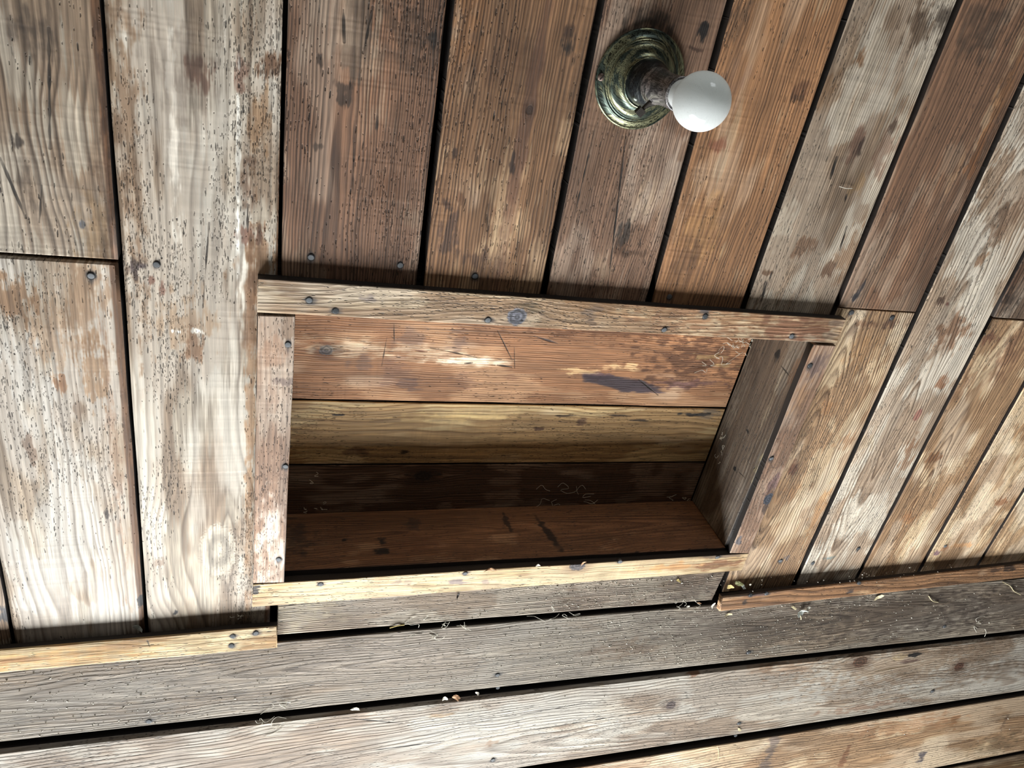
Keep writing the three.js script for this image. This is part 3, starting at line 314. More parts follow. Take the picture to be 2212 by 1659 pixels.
board(frame, 'frame_board', 'barz', [0.9246,0.4983, 0.9736,0.4982, 0.9855,0.9944, 0.9378,0.9911], { pal: 'rose', gain: 0.94, thick: BT, lift: 0, cham: 0.0008, ring: { sp: 0.006, vc: 0.1, depth: 0.03, lc: 0.4, wob: 0.008 }, patch: { cov: 0.42, amp: 0.45, fu: 5, fv: 24 }, bleach: { cov: 0.15, amp: 0.3 }, fleck: { dens: 0.35 },
  nails: [[0.9362,0.5393], [0.9397,0.7461]], knots: [{ at: [0.9741,0.8479], r: 0.011, asp: 1.35, col: [64, 68, 80], halo: 0.35, push: 0.8 }],
  marks: [[0.9516,0.5398, 0.02, 0.025, [92, 76, 76], 0.55, 0.7], [0.9472,0.9597, 0.007, 0.012, [92, 90, 96], 0.8, 0.4], [0.9688,0.8032, 0.012, 0.03, [96, 66, 72], 0.5, 0.6], [0.9469,0.6088, 0.02, 0.05, [156, 112, 72], 0.45, 0.8], [0.9794,0.8745, 0.012, 0.012, [70, 56, 48], 0.5]] });

// ---------------------------------------------------------------- the sloping boarded wall top beyond the ceiling, and the two battens in the corner
const slope = group('wall_slope', { kind: 'structure', label: 'sloping horizontal boards with open black gaps beyond the ceiling' });
const S = 'slope', XA = -0.9, XB = 2.65;
board(slope, 'plank', S, [0.040, -0.006, 0.962, -0.006, 0.944, 0.0705, 0.0405, 0.0690], { pal: 'grey', gain: 0.88, lift: 0, ring: { sp: 0.0028, vc: 0.12, depth: 0.03, slope: 0.02, lc: 0.6, wob: 0.006 }, patch: { cov: 0.25, amp: 0.4 }, bleach: { cov: 0.2, amp: 0.3 }, fleck: { dens: 0.25 },
  marks: [[0.8907,0.0297, 0.11, 0.07, [104, 86, 72], 0.55, 0.9], [0.6757,0.04113, 0.20, 0.05, [132, 112, 96], 0.45, 0.9], [0.07184,0.02123, 0.10, 0.05, [186, 168, 134], 0.45, 0.9]] });
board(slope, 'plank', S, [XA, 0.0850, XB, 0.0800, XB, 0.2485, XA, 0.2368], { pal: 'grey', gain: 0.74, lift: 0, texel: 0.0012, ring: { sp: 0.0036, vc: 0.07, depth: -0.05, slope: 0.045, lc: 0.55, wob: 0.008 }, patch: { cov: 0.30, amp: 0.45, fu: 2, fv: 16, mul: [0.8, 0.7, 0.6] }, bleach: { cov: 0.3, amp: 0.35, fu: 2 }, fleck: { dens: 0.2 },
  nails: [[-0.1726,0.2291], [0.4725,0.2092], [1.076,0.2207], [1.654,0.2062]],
  marks: [[1.499,0.1473, 0.34, 0.09, [84, 68, 57], 0.5, 0.6, 0.8], [1.035,0.1429, 0.28, 0.09, [108, 90, 76], 0.4, 0.6, 0.8], [1.969,0.1601, 0.4, 0.10, [80, 64, 54], 0.45, 0.6, 0.8], [-0.294,0.1642, 0.26, 0.08, [128, 118, 106], 0.4, 0.6, 0.8], [0.2102,0.126, 0.24, 0.06, [196, 180, 164], 0.45, 0.9], [0.01176,0.175, 0.09, 0.02, [200, 184, 162], 0.4, 0.8], [0.7532,0.1744, 0.08, 0.03, [128, 98, 70], 0.4]] });  // broad soft patches: darker brown to the right, greyish at the left
board(slope, 'plank', S, [XA, 0.2560, XB, 0.2640, XB, 0.4560, XA, 0.4760], { pal: 'pale', gain: 0.83, lift: 0, texel: 0.0012, cham: 0.005, ring: { sp: 0.0052, vc: 0.05, depth: -0.09, slope: 0.05, lc: 0.6, wob: 0.014, relief: 1.3 }, patch: { cov: 0.30, amp: 0.5, fu: 3, fv: 14 }, bleach: { cov: 0.35, amp: 0.4, fu: 2.5, col: [204, 202, 194] }, fleck: { dens: 0.35 },
  nails: [[0.4891,0.4299], [1.102,0.426], [1.692,0.4111]], knots: [{ at: [0.9014,0.3448], r: 0.011, asp: 1.2, col: [110, 92, 86], halo: 0.4 }, { at: [1.415,0.2869], r: 0.016, asp: 1.4, col: [120, 82, 60], halo: 0.5 }, { at: [1.756,0.3411], r: 0.014, asp: 1.2, col: [124, 80, 58], halo: 0.5 }],
  marks: [[1.554,0.3031, 0.34, 0.10, [150, 116, 84], 0.4, 0.6, 1.0], [1.196,0.2747, 0.12, 0.04, [158, 118, 86], 0.5, 0.9], [1.585,0.2855, 0.02, 0.006, [36, 30, 28], 0.85, 0.4, 1.1], [1.54,0.2847, 0.03, 0.010, [206, 180, 136], 0.7, 0.5], [1.569,0.3019, 0.05, 0.006, [110, 80, 70], 0.7, 0.5], [0.9441,0.2674, 0.018, 0.010, [142, 88, 52], 0.7, 0.5, 0.9], [0.3603,0.294, 0.03, 0.008, [176, 138, 96], 0.6], [0.4784,0.3837, 0.014, 0.008, [150, 116, 88], 0.6], [1.844,0.3665, 0.16, 0.05, [130, 104, 80], 0.5, 0.9], [1.495,0.4312, 0.14, 0.012, [146, 104, 78], 0.45], [0.7058,0.2768, 0.05, 0.03, [160, 150, 138], 0.4], [0.7442,0.2452, 0.06, 0.02, [170, 150, 120], 0.4], [0.9987,0.5099, 0.5, 0.012, [136, 100, 74], 0.6, 0.7]],
  cracks: [[0.5114,0.3198, 0.6891,0.3076, 0.0009, 0.6], [0.5325,0.3642, 0.8673,0.3516, 0.0010, 0.75], [0.198,0.3609, 0.3764,0.3611, 0.0010, 0.7], [0.1663,0.2711, 0.2856,0.3025, 0.0009, 0.6], [0.5318,0.3986, 0.6703,0.3934, 0.0008, 0.6], [1.473,0.3214, 1.581,0.3161, 0.0012, 0.7, [110, 84, 46]]] });
board(slope, 'plank', S, [XA, 0.5060, XB, 0.4680, XB, 0.6780, XA, 0.7150], { pal: 'tan', gain: 1.10, lift: 0, texel: 0.0014, ring: { sp: 0.0045, vc: 0.08, depth: -0.10, slope: 0.05, lc: 0.7, wob: 0.014, relief: 1.3 }, patch: { cov: 0.40, amp: 0.5, fu: 3, fv: 12 }, bleach: { cov: 0.35, amp: 0.45, fu: 3, col: [190, 176, 156] }, fleck: { dens: 0.2 },
  marks: [[1.22,0.529, 0.022, 0.10, [96, 84, 80], 0.6, 0.5], [1.738,0.6368, 0.016, 0.025, [70, 66, 72], 0.75, 0.6], [1.463,0.5972, 0.012, 0.05, [110, 66, 42], 0.55], [1.812,0.5302, 0.02, 0.03, [128, 84, 48], 0.5], [2.011,0.5602, 0.008, 0.03, [100, 78, 60], 0.5], [1.631,0.5181, 0.2, 0.03, [150, 104, 70], 0.4], [2.011,0.642, 0.08, 0.04, [100, 84, 62], 0.4]] });
board(slope, 'plank', S, [XA, 0.7270, XB, 0.6900, XB, 0.885, XA, 0.905], { pal: 'yellow', gain: 0.86, lift: 0, texel: 0.0016, ring: { sp: 0.004, lc: 0.8 } });
for (let k = 0; k < 4; k++) board(slope, 'plank', S, [XA, 0.914 + k * 0.195, XB, 0.894 + k * 0.195, XB, 1.081 + k * 0.195, XA, 1.101 + k * 0.195], { material: slope.children[k % 4 + 1].material, lift: 0 });
board(slope, 'added_backing', S, [XA - 0.8, 0.06, XB + 0.6, 0.06, XB + 0.6, 1.70, XA - 0.8, 1.70], { material: new THREE.MeshStandardMaterial({ color: 0x2a211a, roughness: 0.95 }), thick: 0.012, lift: -0.021, cham: 0.001 });  // dark sheet added out of view behind the planks, keeps their gaps black
{ const gn = [[0.4802,0.2482], [1.073,0.2447], [1.109,0.4712]]; for (const [a, b] of gn) { const [u, v] = FR.slope.uv(a, b); nail(slope.children[1], FR.slope, u, v, 0.006); } }
function batten(n, label, corners, o) {
  const g = group(n, { kind: 'structure', label });
  const m = board({ add: (b) => g.add(b) }, 'batten', 'batten', corners, { thick: 0.013 * H, lift: 0, cham: 0.0018, ...o }); m.name = 'batten_strip'; return g;
}
batten('trim_2', 'yellow-tan batten ending beside the recess frame, over bright boards', [XA, 0.0490, 0.03965,0.04003, 0.04086,0.08718, XA, 0.0925], { pal: 'yellow', gain: 1.02, texel: 0.0009, ring: { sp: 0.006, lc: 0.4, depth: 0.03, vc: 0.0, wob: 0.012 }, patch: { cov: 0.35, amp: 0.45, fu: 3, fv: 30, mul: [0.8, 0.62, 0.42] }, bleach: { cov: 0.25, amp: 0.4, col: [206, 190, 160] }, fleck: { dens: 0.2 },
  nails: [[0.004127,0.05106], [-0.03409,0.05395], [-0.03621,0.07301]], marks: [[-0.3065,0.06766, 0.16, 0.025, [190, 138, 78], 0.5, 0.9], [-0.03632,0.05949, 0.06, 0.03, [206, 188, 150], 0.5, 0.9], [-0.346,0.06768, 0.04, 0.006, [146, 100, 58], 0.5]], cracks: [[-0.1697,0.04757, -0.1658,0.06198, 0.0012, 0.8]] });
batten('trim_3', 'reddish brown batten with rough grey sawn end, littered with flakes', [0.9584,0.05401, 2.6, 0.004, 2.6, 0.050, 0.9605,0.09176], { pal: 'brown', gain: 1.32, texel: 0.0009, jag: 0.0006, ring: { sp: 0.0045, lc: 0.6, depth: 0.03, vc: 0.0, wob: 0.012 }, patch: { cov: 0.45, amp: 0.55, fu: 4, fv: 30 }, bleach: { cov: 0.08, amp: 0.3 }, fleck: { dens: 0.25 },
  nails: [[1.03,0.0551], [1.071,0.05479], [1.322,0.04603]], marks: [[1.02,0.06841, 0.008, 0.010, [66, 56, 50], 0.8, 0.4], [1.052,0.05565, 0.03, 0.008, [80, 62, 66], 0.6, 0.6], [1.305,0.06579, 0.016, 0.008, [58, 54, 58], 0.75, 0.5], [1.784,0.03447, 0.03, 0.014, [48, 36, 30], 0.75, 0.6], [1.74,0.04085, 0.02, 0.012, [56, 40, 32], 0.6, 0.6], [1.004,0.05298, 0.06, 0.004, [70, 62, 58], 0.6, 0.6]] });

// ---------------------------------------------------------------- the rest of the room (outside the picture): walls, floor, roof, windows
const plaster = new THREE.MeshStandardMaterial({ color: 0x5c5650, roughness: 0.9 }), floorMat = new THREE.MeshStandardMaterial({ color: 0x4e4740, roughness: 0.8 });
const box = (x0, x1, y0, y1, z0, z1) => new THREE.BoxGeometry(x1 - x0, y1 - y0, z1 - z0).translate((x0 + x1) / 2, (y0 + y1) / 2, (z0 + z1) / 2);
function struct(name, geos, mat, label) { const m = new THREE.Mesh(geos.length > 1 ? mergeGeometries(geos) : geos[0], mat); m.name = name; m.userData = { kind: 'structure', label }; scene.add(m); return m; }
const RX = [-1.95, 2.5], RZ = [-2.0, 2.1], TOP = 2.68, TH = 0.1;
const hole = (w, z0, z1) => [box(RX[0] - TH, w.x0, 0, TOP, z0, z1), box(w.x1, RX[1] + TH, 0, TOP, z0, z1), box(w.x0, w.x1, 0, w.y0, z0, z1), box(w.x0, w.x1, w.y1, TOP, z0, z1)];
struct('wall_far', hole(WIN, RZ[0] - TH, RZ[0]), plaster, 'wall below the sloping boards, with the wide window');
struct('wall_back', hole(WIN2, RZ[1], RZ[1] + TH), plaster, 'wall behind the viewer, with the small window');
struct('wall_left', [box(RX[0] - TH, RX[0], 0, TOP, RZ[0], RZ[1])], plaster, 'plain wall on the left');
struct('wall_right', [box(RX[1], RX[1] + TH, 0, TOP, RZ[0], RZ[1])], plaster, 'plain wall on the right');
struct('floor', [box(RX[0] - TH, RX[1] + TH, -0.1, 0, RZ[0] - TH, RZ[1] + TH)], floorMat, 'plain floor of the room');
struct('roof', [box(RX[0] - TH, RX[1] + TH, TOP, TOP + 0.06, RZ[0] - TH, RZ[1] + TH)], new THREE.MeshStandardMaterial({ color: 0x2a211a, roughness: 0.95 }), 'dark roof above the boards');
function windowOf(name, w, z0, z1, cols, label) {
  const g = group(name, { kind: 'structure', label }); g.position.set((w.x0 + w.x1) / 2, w.y0, (z0 + z1) / 2);
  const sash = new THREE.MeshStandardMaterial({ color: 0x9a8a74, roughness: 0.6 }), glass = new THREE.MeshPhysicalMaterial({ color: 0xffffff, transmission: 1, thickness: 0, roughness: 0.02 });
  const W = w.x1 - w.x0, Hh = w.y1 - w.y0, d = z1 - z0, t = 0.035, part = (n, geo, m) => { const q = new THREE.Mesh(geo, m); q.name = n; g.add(q); return q; };
  part('window_frame', mergeGeometries([box(-W / 2, -W / 2 + t, 0, Hh, -d / 2, d / 2), box(W / 2 - t, W / 2, 0, Hh, -d / 2, d / 2), box(-W / 2 + t, W / 2 - t, 0, t, -d / 2, d / 2), box(-W / 2 + t, W / 2 - t, Hh - t, Hh, -d / 2, d / 2)]), sash);
  const pw = (W - 2 * t) / cols;
  for (let k = 0; k < cols; k++) { part('pane', box(-W / 2 + t + k * pw + 0.008, -W / 2 + t + (k + 1) * pw - 0.008, t, Hh - t, -0.002, 0.002), glass); if (k) part('muntin', box(-W / 2 + t + k * pw - 0.008, -W / 2 + t + k * pw + 0.008, t, Hh - t, -0.015, 0.015), sash); }
}
windowOf('window_1', WIN, RZ[0] - TH, RZ[0] - 0.012, 4, 'wide window with four panes in the far wall');
windowOf('window_2', WIN2, RZ[1] + 0.012, RZ[1] + TH, 2, 'small window with two panes in the back wall');

// ---------------------------------------------------------------- the ceiling lamp
function mottle(w, h, seed, fn) { const d = new Uint8Array(w * h * 4); for (let j = 0; j < h; j++) for (let i = 0; i < w; i++) { const c = fn(i / w, j / h, i, j); const k = (j * w + i) * 4; for (let q = 0; q < 4; q++) d[k + q] = clamp(Math.round(c[q] ?? 255), 0, 255); } const t = new THREE.DataTexture(d, w, h); t.magFilter = THREE.LinearFilter; t.minFilter = THREE.LinearFilter; t.wrapS = THREE.RepeatWrapping; t.needsUpdate = true; return t; }
const per = (u, f) => [Math.cos(u * 6.2832) * f, Math.sin(u * 6.2832) * f];
const brassFn = (seed, bare, dark, bright) => (u, v) => {   // tarnish with bare metal showing through, pitted with dark spots
  const [a, b] = per(u, 3), y = v * 9, patch = sstep(0.42, 0.60, fbm(a + y * 0.7, b + y, seed) + bare), spots = sstep(0.60, 0.68, noise(a * 18 + y * 11, b * 18 + y * 9, seed + 2)), fine = noise(a * 60 + y * 30, b * 60 - y * 30, seed + 3), fog = fbm(a * 2, b * 2 + y, seed + 4);
  const m = patch * (0.55 + 0.45 * fine); return [...dark.map((q, k) => (q + (bright[k] - q) * m) * (0.8 + 0.4 * fog) * (1 - 0.6 * spots)), 255];
};
const brassMat = (seed, bare, rough = 0.36, dark = [78, 90, 82], bright = [166, 164, 126], metal = 0.75) => { const map = mottle(512, 256, seed, brassFn(seed, bare, dark, bright)); map.colorSpace = THREE.SRGBColorSpace; return new THREE.MeshStandardMaterial({ map, metalness: metal, roughness: rough }); };
const lamp = group('ceiling_lamp', { label: 'tarnished brass ceiling lamp holder with round white bulb, unlit', category: 'lamp' });
lamp.position.set(0.478 * H, EYE + 1.0 * H - 0.0005, -0.1185 * H);
{ const axis = V3((0.4777 - 0.478) * H, (0.825 - 1) * H, -(0.1100 - 0.1185) * H).normalize();   // the socket leans a little
  const lathe = (pts, n = 64) => { const g = new THREE.LatheGeometry(pts.map(([r, y]) => new THREE.Vector2(r, y)), n); return g; };
  const straight = new THREE.Quaternion().setFromUnitVectors(V3(0, 1, 0), V3(0, -1, 0)), lean = new THREE.Quaternion().setFromUnitVectors(V3(0, 1, 0), axis);
  const part = (name, geo, mat, q, parent = lamp) => { const m = new THREE.Mesh(geo, mat); m.name = name; if (q) m.quaternion.copy(q); parent.add(m); return m; };
  const smooth = (pts, n) => new THREE.SplineCurve(pts.map(([r, y]) => new THREE.Vector2(r, y))).getPoints(n).map((p) => [p.x, p.y]);
  // backplate: rolled rim, flange, two beads, then the shallow dome
  part('backplate', lathe([[0.0470, 0], [0.0482, 0.0008], [0.0484, 0.0022], [0.0474, 0.0034], [0.0462, 0.0034], [0.0455, 0.0030], [0.0425, 0.0046], [0.0414, 0.0054], [0.0408, 0.0066], [0.0398, 0.0068], [0.0392, 0.0062], [0.0386, 0.0072], [0.0376, 0.0076], [0.0370, 0.0070],
    ...smooth([[0.0364, 0.0078], [0.0345, 0.0104], [0.0315, 0.0120], [0.0280, 0.0130], [0.0252, 0.0150], [0.0240, 0.0172]], 18), [0.0244, 0.0182], [0.0242, 0.0192], [0.0232, 0.0196]]), brassMat(301, 0.02, 0.36), straight);
  const cup = part('socket_cup', lathe([[0.0232, 0.0190], ...smooth([[0.0230, 0.0200], [0.0222, 0.0250], [0.0200, 0.0315], [0.0170, 0.0370], [0.0156, 0.0400]], 18), [0.0100, 0.0405]]), brassMat(317, -0.1, 0.30, [56, 62, 66], [104, 110, 110], 0.8), lean);
  const dent = part('rivet', new THREE.SphereGeometry(0.0042, 16, 12), brassMat(331, 0.1, 0.3, [84, 96, 90], [150, 156, 146]), null, cup); dent.position.set(-0.0135, 0.0285, 0.0130); dent.scale.set(1, 0.8, 1);
  part('socket', lathe([[0.0120, 0.0395], [0.0166, 0.0400], [0.0171, 0.0412], [0.0169, 0.0440], [0.0163, 0.0450], [0.0160, 0.0480], [0.0163, 0.0490], [0.0158, 0.0520], [0.0148, 0.0560], [0.0150, 0.0600], [0.0146, 0.0740], [0.0150, 0.0755], [0.0147, 0.0860], [0.0150, 0.0880], [0.0156, 0.0895], [0.0157, 0.0925], [0.0150, 0.0938], [0.0118, 0.0940]]), brassMat(341, 0.05, 0.34, [104, 103, 106], [184, 180, 178], 0.7), lean);
  const key = part('switch_key', mergeGeometries([new THREE.CylinderGeometry(0.0024, 0.0024, 0.012, 10).rotateX(Math.PI / 2).translate(0, 0, 0.006), ...[-2, -1, 0, 1, 2].map((k) => new THREE.BoxGeometry(0.0016, 0.0070, 0.0085).rotateZ(0).translate(k * 0.0018, 0, 0.0150))]), new THREE.MeshStandardMaterial({ color: 0x3a3632, metalness: 0.5, roughness: 0.45 }));
  key.scale.setScalar(0.85); key.position.set(-0.008, -0.052, -0.0115); key.rotation.set(0.25, Math.PI + 0.55, 0.2);
  const screwMat = new THREE.MeshStandardMaterial({ color: 0x6a5a52, metalness: 0.6, roughness: 0.5 });
  for (const a of [Math.PI * 1.02, Math.PI * 0.02]) {
    const s = part('screw', lathe([[0, 0.0022], [0.0022, 0.0019], [0.0036, 0.0008], [0.0038, 0], [0.0038, -0.001]].reverse(), 18), screwMat, straight); s.position.set(Math.cos(a) * 0.0432, -0.0042, Math.sin(a) * 0.0432);
    part('slot', new THREE.BoxGeometry(0.0066, 0.0006, 0.0009).rotateY(0.9), new THREE.MeshStandardMaterial({ color: 0x1c1815, roughness: 0.8 }), null, s).position.y = 0.0021;
  }
  const R = 0.0250, cy = 0.1318, prof = [[0.0120, 0.0880], [0.0134, 0.0945], [0.0136, 0.1000], ...smooth([[0.0138, 0.1020], [0.0150, 0.1070], [0.0170, 0.1120]], 8)];
  for (let k = 0; k <= 30; k++) { const a = -0.92 + (Math.PI / 2 + 0.92) * k / 30; if (R * Math.cos(a) > 0.0168 || a > 0) prof.push([Math.max(0, R * Math.cos(a)), cy + R * Math.sin(a)]); }
  const opal = mottle(512, 256, 9, (u, v) => { const [a, b] = per(u, 3); const s = noise(a * 60 + v * 90, b * 60 - v * 70, 77) > 0.93 ? 0.86 : 1, f = 1 + 0.03 * (fbm(a * 3, b * 3 + v * 6, 78) - 0.5); return [222 * s * f, 227 * s * f, 226 * s * f, 255]; }); opal.colorSpace = THREE.SRGBColorSpace;
  part('bulb', lathe(prof, 64), new THREE.MeshPhysicalMaterial({ map: opal, roughness: 0.9, transmission: 0.5, thickness: 0, clearcoat: 1, clearcoatRoughness: 0.06 }), lean).userData.label = 'round white opal bulb';
}

// ---------------------------------------------------------------- litter: flakes, leaf scraps, straws, each a thing of its own
const litter = {}; for (const [k, c] of Object.entries({ white: 0xd8d4c6, cream: 0xc9bd98, straw: 0xb3a067, olive: 0x84855c, grey: 0x9ba09a, tan: 0xb08a68, dark: 0x2b2420 })) litter[k] = new THREE.MeshStandardMaterial({ color: c, roughness: 0.85 });
function flakeGeometry(l, w, seed, curl = 0.25, n = 9) {   // a thin curled scrap with a ragged outline
  const top = [], pos = [], idx = [], t = 0.0004;
  for (let k = 0; k < n; k++) { const a = k / n * 6.2832, r = 0.62 + 0.5 * hash(k, seed, 3); top.push([Math.cos(a) * l * 0.5 * r, Math.sin(a) * w * 0.5 * r]); }
  const lift = (x, y) => curl * (x * x) / l * 2 + 0.12 * curl * y * Math.sin(x / l * 7 + seed);
  for (const s of [t, 0]) { pos.push(0, s, 0); for (const [x, y] of top) pos.push(x, lift(x, y) + s, y); }
  for (let k = 0; k < n; k++) { const a = 1 + k, b = 1 + (k + 1) % n, c = n + 1; idx.push(0, b, a, c, c + a, c + b, a, b, c + b, a, c + b, c + a); }
  const g = new THREE.BufferGeometry(); g.setAttribute('position', new THREE.Float32BufferAttribute(pos, 3)); g.setIndex(idx); const f = g.toNonIndexed(); f.computeVertexNormals(); return f;
}
const used = {};
const numbered = (n) => { used[n] = (used[n] ?? -1) + 1; return used[n] ? n + '_' + String(used[n]).padStart(3, '0') : n; };
function lay(m, frameName, a, b, turn, tilt = 0, off = 0.0006) { const f = FR[frameName], [u, v] = f.uv(a, b); m.position.copy(put(f, u, v, -off)); m.quaternion.setFromRotationMatrix(new THREE.Matrix4().makeBasis(f.eu, f.en, f.eu.clone().cross(f.en))); m.rotateY(turn); m.rotateZ(tilt); scene.add(m); return m; }
let flakeNo = 0;
function flake(name, label, category, frameName, a, b, l, w, turn, mat, tilt = 0, curl = 0.25, off) { const m = new THREE.Mesh(flakeGeometry(l, w, ++flakeNo, curl), litter[mat]); m.name = numbered(name); m.userData = { label, category }; return lay(m, frameName, a, b, turn, tilt, off); }
function straw(label, frameName, pts, r, mat, lift = 0.001) {   // a curl of fibre along plane points
  const f = FR[frameName], P = pts.map(([a, b], k) => { const [u, v] = f.uv(a, b); return put(f, u, v, -lift - 0.0014 * (k % 2)); }), c = P[0].clone();
  const m = new THREE.Mesh(new THREE.TubeGeometry(new THREE.CatmullRomCurve3(P.map((p) => p.sub(c))), 20, r, 5), litter[mat]); m.name = numbered('straw'); m.userData = { label, category: 'straw' }; m.position.copy(c); scene.add(m); return m;
}
flake('leaf', 'pointed yellowish leaf scrap on grey board left of the brown batten', 'leaf', S, 0.8477,0.01288, 0.013, 0.005, -0.7, 'straw');
flake('wood_chip', 'pale upright chip leaning at the sawn end of the brown batten', 'chip', S, 0.9487,0.08209, 0.015, 0.006, 1.4, 'white', 0.2);
flake('paint_flake', 'small white flake on the board below the gap, left of the batten end', 'flake', S, 0.8861,0.08027, 0.008, 0.004, 0.2, 'white');
flake('paint_flake', 'pinkish flake in the gap left of the batten end', 'flake', S, 0.9122,0.07429, 0.009, 0.004, -0.4, 'tan', 0.3);
flake('leaf', 'dry yellow leaf scrap behind the top of the brown batten', 'leaf', 'batten', 0.9719,0.02836, 0.014, 0.009, 0.5, 'straw', 0.6, 0.4, 0.001);
flake('leaf', 'crumpled olive leaf scrap beside the yellow one behind the batten', 'leaf', 'batten', 0.9913,0.02169, 0.018, 0.010, -0.4, 'olive', 0.5, 0.6, 0.001);
flake('leaf', 'grey leaf tip right of the olive scrap behind the batten', 'leaf', 'batten', 1.004,0.03078, 0.012, 0.006, -1.0, 'grey', 0.3, 0.5, 0.001);
flake('paint_flake', 'tiny white crumb on the batten, right of the leaf scraps', 'flake', 'batten', 1.021,0.02737, 0.005, 0.004, 0, 'white', 0, 0.2, 0.0005);
flake('bark_flake', 'crumpled grey flake wedged under the brown batten', 'flake', S, 1.191,0.1175, 0.024, 0.013, 1.1, 'grey', 0.4, 0.7, 0.003);
flake('bark_flake', 'cream flake left of the crumpled grey one under the batten', 'flake', S, 1.164,0.1053, 0.014, 0.006, -0.5, 'cream', 0.2, 0.4, 0.002);
flake('bark_flake', 'white curled flake right of the crumpled grey one under the batten', 'flake', S, 1.205,0.1125, 0.013, 0.007, 1.0, 'white', -0.3, 0.5, 0.003);
flake('bark_flake', 'triangular cream flake hanging alone under the middle of the brown batten', 'flake', S, 1.405,0.09765, 0.020, 0.010, 0.9, 'cream', 0.3, 0.3, 0.002);
flake('bark_flake', 'thin cream flake at the lower left corner of the brown batten', 'flake', S, 0.9931,0.1098, 0.016, 0.005, 0.3, 'cream', 0.1, 0.4, 0.001);
flake('paint_flake', 'white scrap in the lower gap, left end of the debris', 'flake', S, 0.1899,0.2525, 0.016, 0.005, 0.1, 'white', 0.2, 0.3, 0.0005);
flake('paint_flake', 'grey-white scrap in the lower gap beside the tan one', 'flake', S, 0.3676,0.2515, 0.011, 0.008, 0.4, 'white', 0.4, 0.6, 0.001);
flake('leaf', 'tan leaf scrap in the lower gap beside a white one', 'leaf', S, 0.3906,0.2512, 0.014, 0.009, -0.5, 'tan', 0.3, 0.6, 0.001);
flake('paint_flake', 'white flake at the right end of the debris in the lower gap', 'flake', S, 0.4338,0.2478, 0.009, 0.005, -0.8, 'white', 0.2, 0.4, 0.001);
flake('paint_flake', 'small tan triangular flake below the nail on the pale board', 'flake', S, 1.107,0.4446, 0.012, 0.006, -0.9, 'cream', 0.1, 0.2, 0.0005);
flake('dead_insect', 'small dark insect husk on the grey board under the recess', 'insect', S, 0.3687,0.0111, 0.012, 0.004, 1.2, 'dark', 0, 0.5, 0.001);
flake('wood_chip', 'loose tan splinter at the knot of the lower frame board', 'chip', 'bar', 0.6052,0.9913, 0.013, 0.0045, 1.3, 'tan', 0.3, 0.3, 0.001);
flake('leaf', 'brown curled leaf scrap on the upper edge of the lower frame board', 'leaf', 'bar', 0.4175,0.9926, 0.020, 0.005, 0.2, 'tan', 0.2, 0.6, 0.001);
flake('paint_flake', 'white shred on the upper edge of the lower frame board', 'flake', 'bar', 0.511,0.9903, 0.008, 0.004, 0.1, 'white', 0.1, 0.6, 0.001);
flake('bark_flake', 'grey flake on the dark corner above the yellow-tan batten', 'flake', 'ceil', -0.1846,1.092, 0.013, 0.008, 0.9, 'grey', 0.3, 0.4, 0.004);
straw('long curved straw on the dark board at the right edge', S, [[1.798,0.08543], [1.827,0.09853], [1.851,0.1169], [1.877,0.1287]], 0.0008, 'cream');
straw('short bent straw under the brown batten, left of the long one', S, [[1.564,0.1078], [1.58,0.1223], [1.603,0.1296]], 0.0009, 'cream');
straw('thin curled straw on the orange board at the bottom', S, [[1.04,0.485], [1.054,0.4859], [1.064,0.5071], [1.066,0.5257]], 0.0005, 'cream');
straw('yellow straw lying in the upper gap', S, [[0.2431,0.07323], [0.2568,0.06835], [0.2709,0.06866]], 0.0009, 'straw', 0);
straw('thin pale straw on the grey ceiling board', 'ceil', [[0.8597,0.2249], [0.8719,0.2259], [0.8852,0.2252]], 0.0004, 'white');
straw('pale twig stub hanging from the crumpled grey flake', S, [[1.184,0.122], [1.191,0.1326], [1.195,0.1405]], 0.0008, 'cream', 0.003);

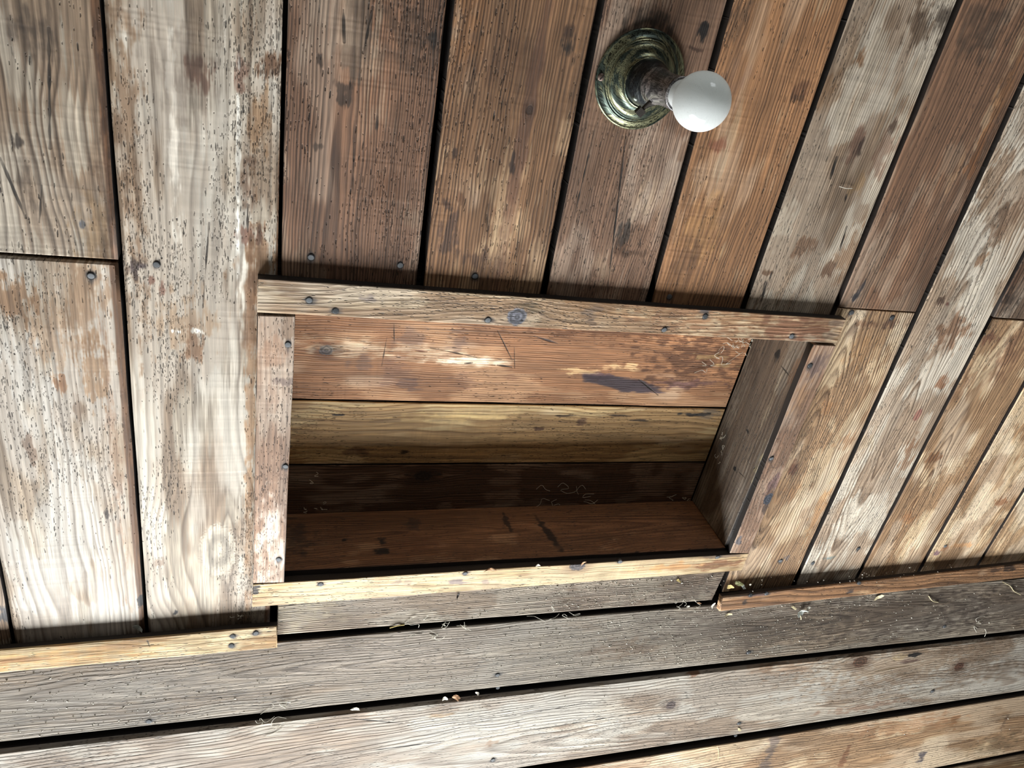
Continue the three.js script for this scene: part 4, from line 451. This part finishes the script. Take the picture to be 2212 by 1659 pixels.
// dust, crumbs and cobweb: nobody could count them
function crumbs(name, label, parent, list, mat) { const m = new THREE.Mesh(mergeGeometries(list), mat); m.name = name; m.userData = { label, kind: 'stuff' }; parent.add(m); return m; }
{ const list = [], f = FR.slope, tet = new THREE.TetrahedronGeometry(1);
  const sow = (n, x0, x1, s0, s1, size, frame = f) => { for (let k = 0; k < n; k++) { const a = x0 + (x1 - x0) * (0.5 + (rnd() + rnd() + rnd() - 1.5) / 1.5 * 0.75), b = s0 + (s1 - s0) * rnd(), r = size * (0.45 + rnd() * rnd() * 1.3); if (a < 0.05 && b < 0.1 || frame === f && (b > 0.066 && b < 0.09 || b > 0.236 && b < 0.262 || b > 0.455 && b < 0.505)) continue; const [u, v] = frame.uv(a, b), p = put(frame, u, v, -r * 0.2); list.push(tet.clone().scale(r * (1 + rnd()), r, r).rotateX(rnd() * 6).rotateZ(rnd() * 6).translate(p.x, p.y, p.z)); } };
  sow(420, 0.45, 0.96, 0.002, 0.07, 0.0010); sow(1500, 0.35, 1.5, 0.09, 0.235, 0.0009); sow(400, -0.5, 0.1, 0.10, 0.235, 0.0009); sow(160, 0.9, 2.1, 0.09, 0.235, 0.0009); sow(200, 0.3, 1.6, 0.262, 0.45, 0.0006); sow(70, 1.2, 2.2, 0.5, 0.66, 0.0008);
  sow(60, 0.97, 1.7, 0.012, 0.05, 0.0009, FR.batten);
  crumbs('dust_specks', 'pale dust specks scattered over the sloping boards', slope, list, litter.white); }
{ let list = []; const web = (frame, a, b, n, spread, r) => { const f = FR[frame]; for (let k = 0; k < n; k++) { const q = []; let x = a + (rnd() - 0.5) * spread * 2, y = b + (rnd() - 0.5) * spread, w = 0.0006; for (let i = 0; i < 4; i++) { const [u, v] = f.uv(x, y); q.push(put(f, u, v, -w)); x += (rnd() - 0.5) * spread * 0.7; y += (rnd() - 0.5) * spread * 0.45; w = 0.0006 + rnd() * 0.003; } list.push(new THREE.TubeGeometry(new THREE.CatmullRomCurve3(q), 10, r, 4)); } };
  web('back', 0.906,0.5856, 22, 0.024, 0.0003); web('back', 0.8764,0.6215, 10, 0.05, 0.0003); web('back', 0.6182,0.9709, 12, 0.07, 0.00025); web('back', 0.1057,0.9714, 6, 0.02, 0.0003); web('back', 0.08128,0.8988, 2, 0.03, 0.0004); web('back', 0.9181,0.9647, 5, 0.04, 0.0003); web('right', 0.8195,1.116, 8, 0.03, 0.0003);
  crumbs('cobweb', 'white cobweb threads in the recess', ceiling, list, litter.white); list = [];
  web('slope', 0.6086,0.07085, 6, 0.05, 0.0003); web('slope', 0.3303,0.07328, 12, 0.06, 0.0004); web('ceil', -0.02196,1.087, 4, 0.012, 0.0004); web('slope', 0.8794,0.08086, 8, 0.03, 0.0003); web('slope', 0.06245,0.2418, 8, 0.06, 0.0004); web('slope', 1.784,0.2217, 4, 0.05, 0.0004);
  crumbs('cobweb', 'white cobweb threads in the board gaps', slope, list, litter.white); }

scene.traverse((o) => { if (o.isMesh) { o.castShadow = true; o.receiveShadow = true; } });
renderer.render(scene, camera);
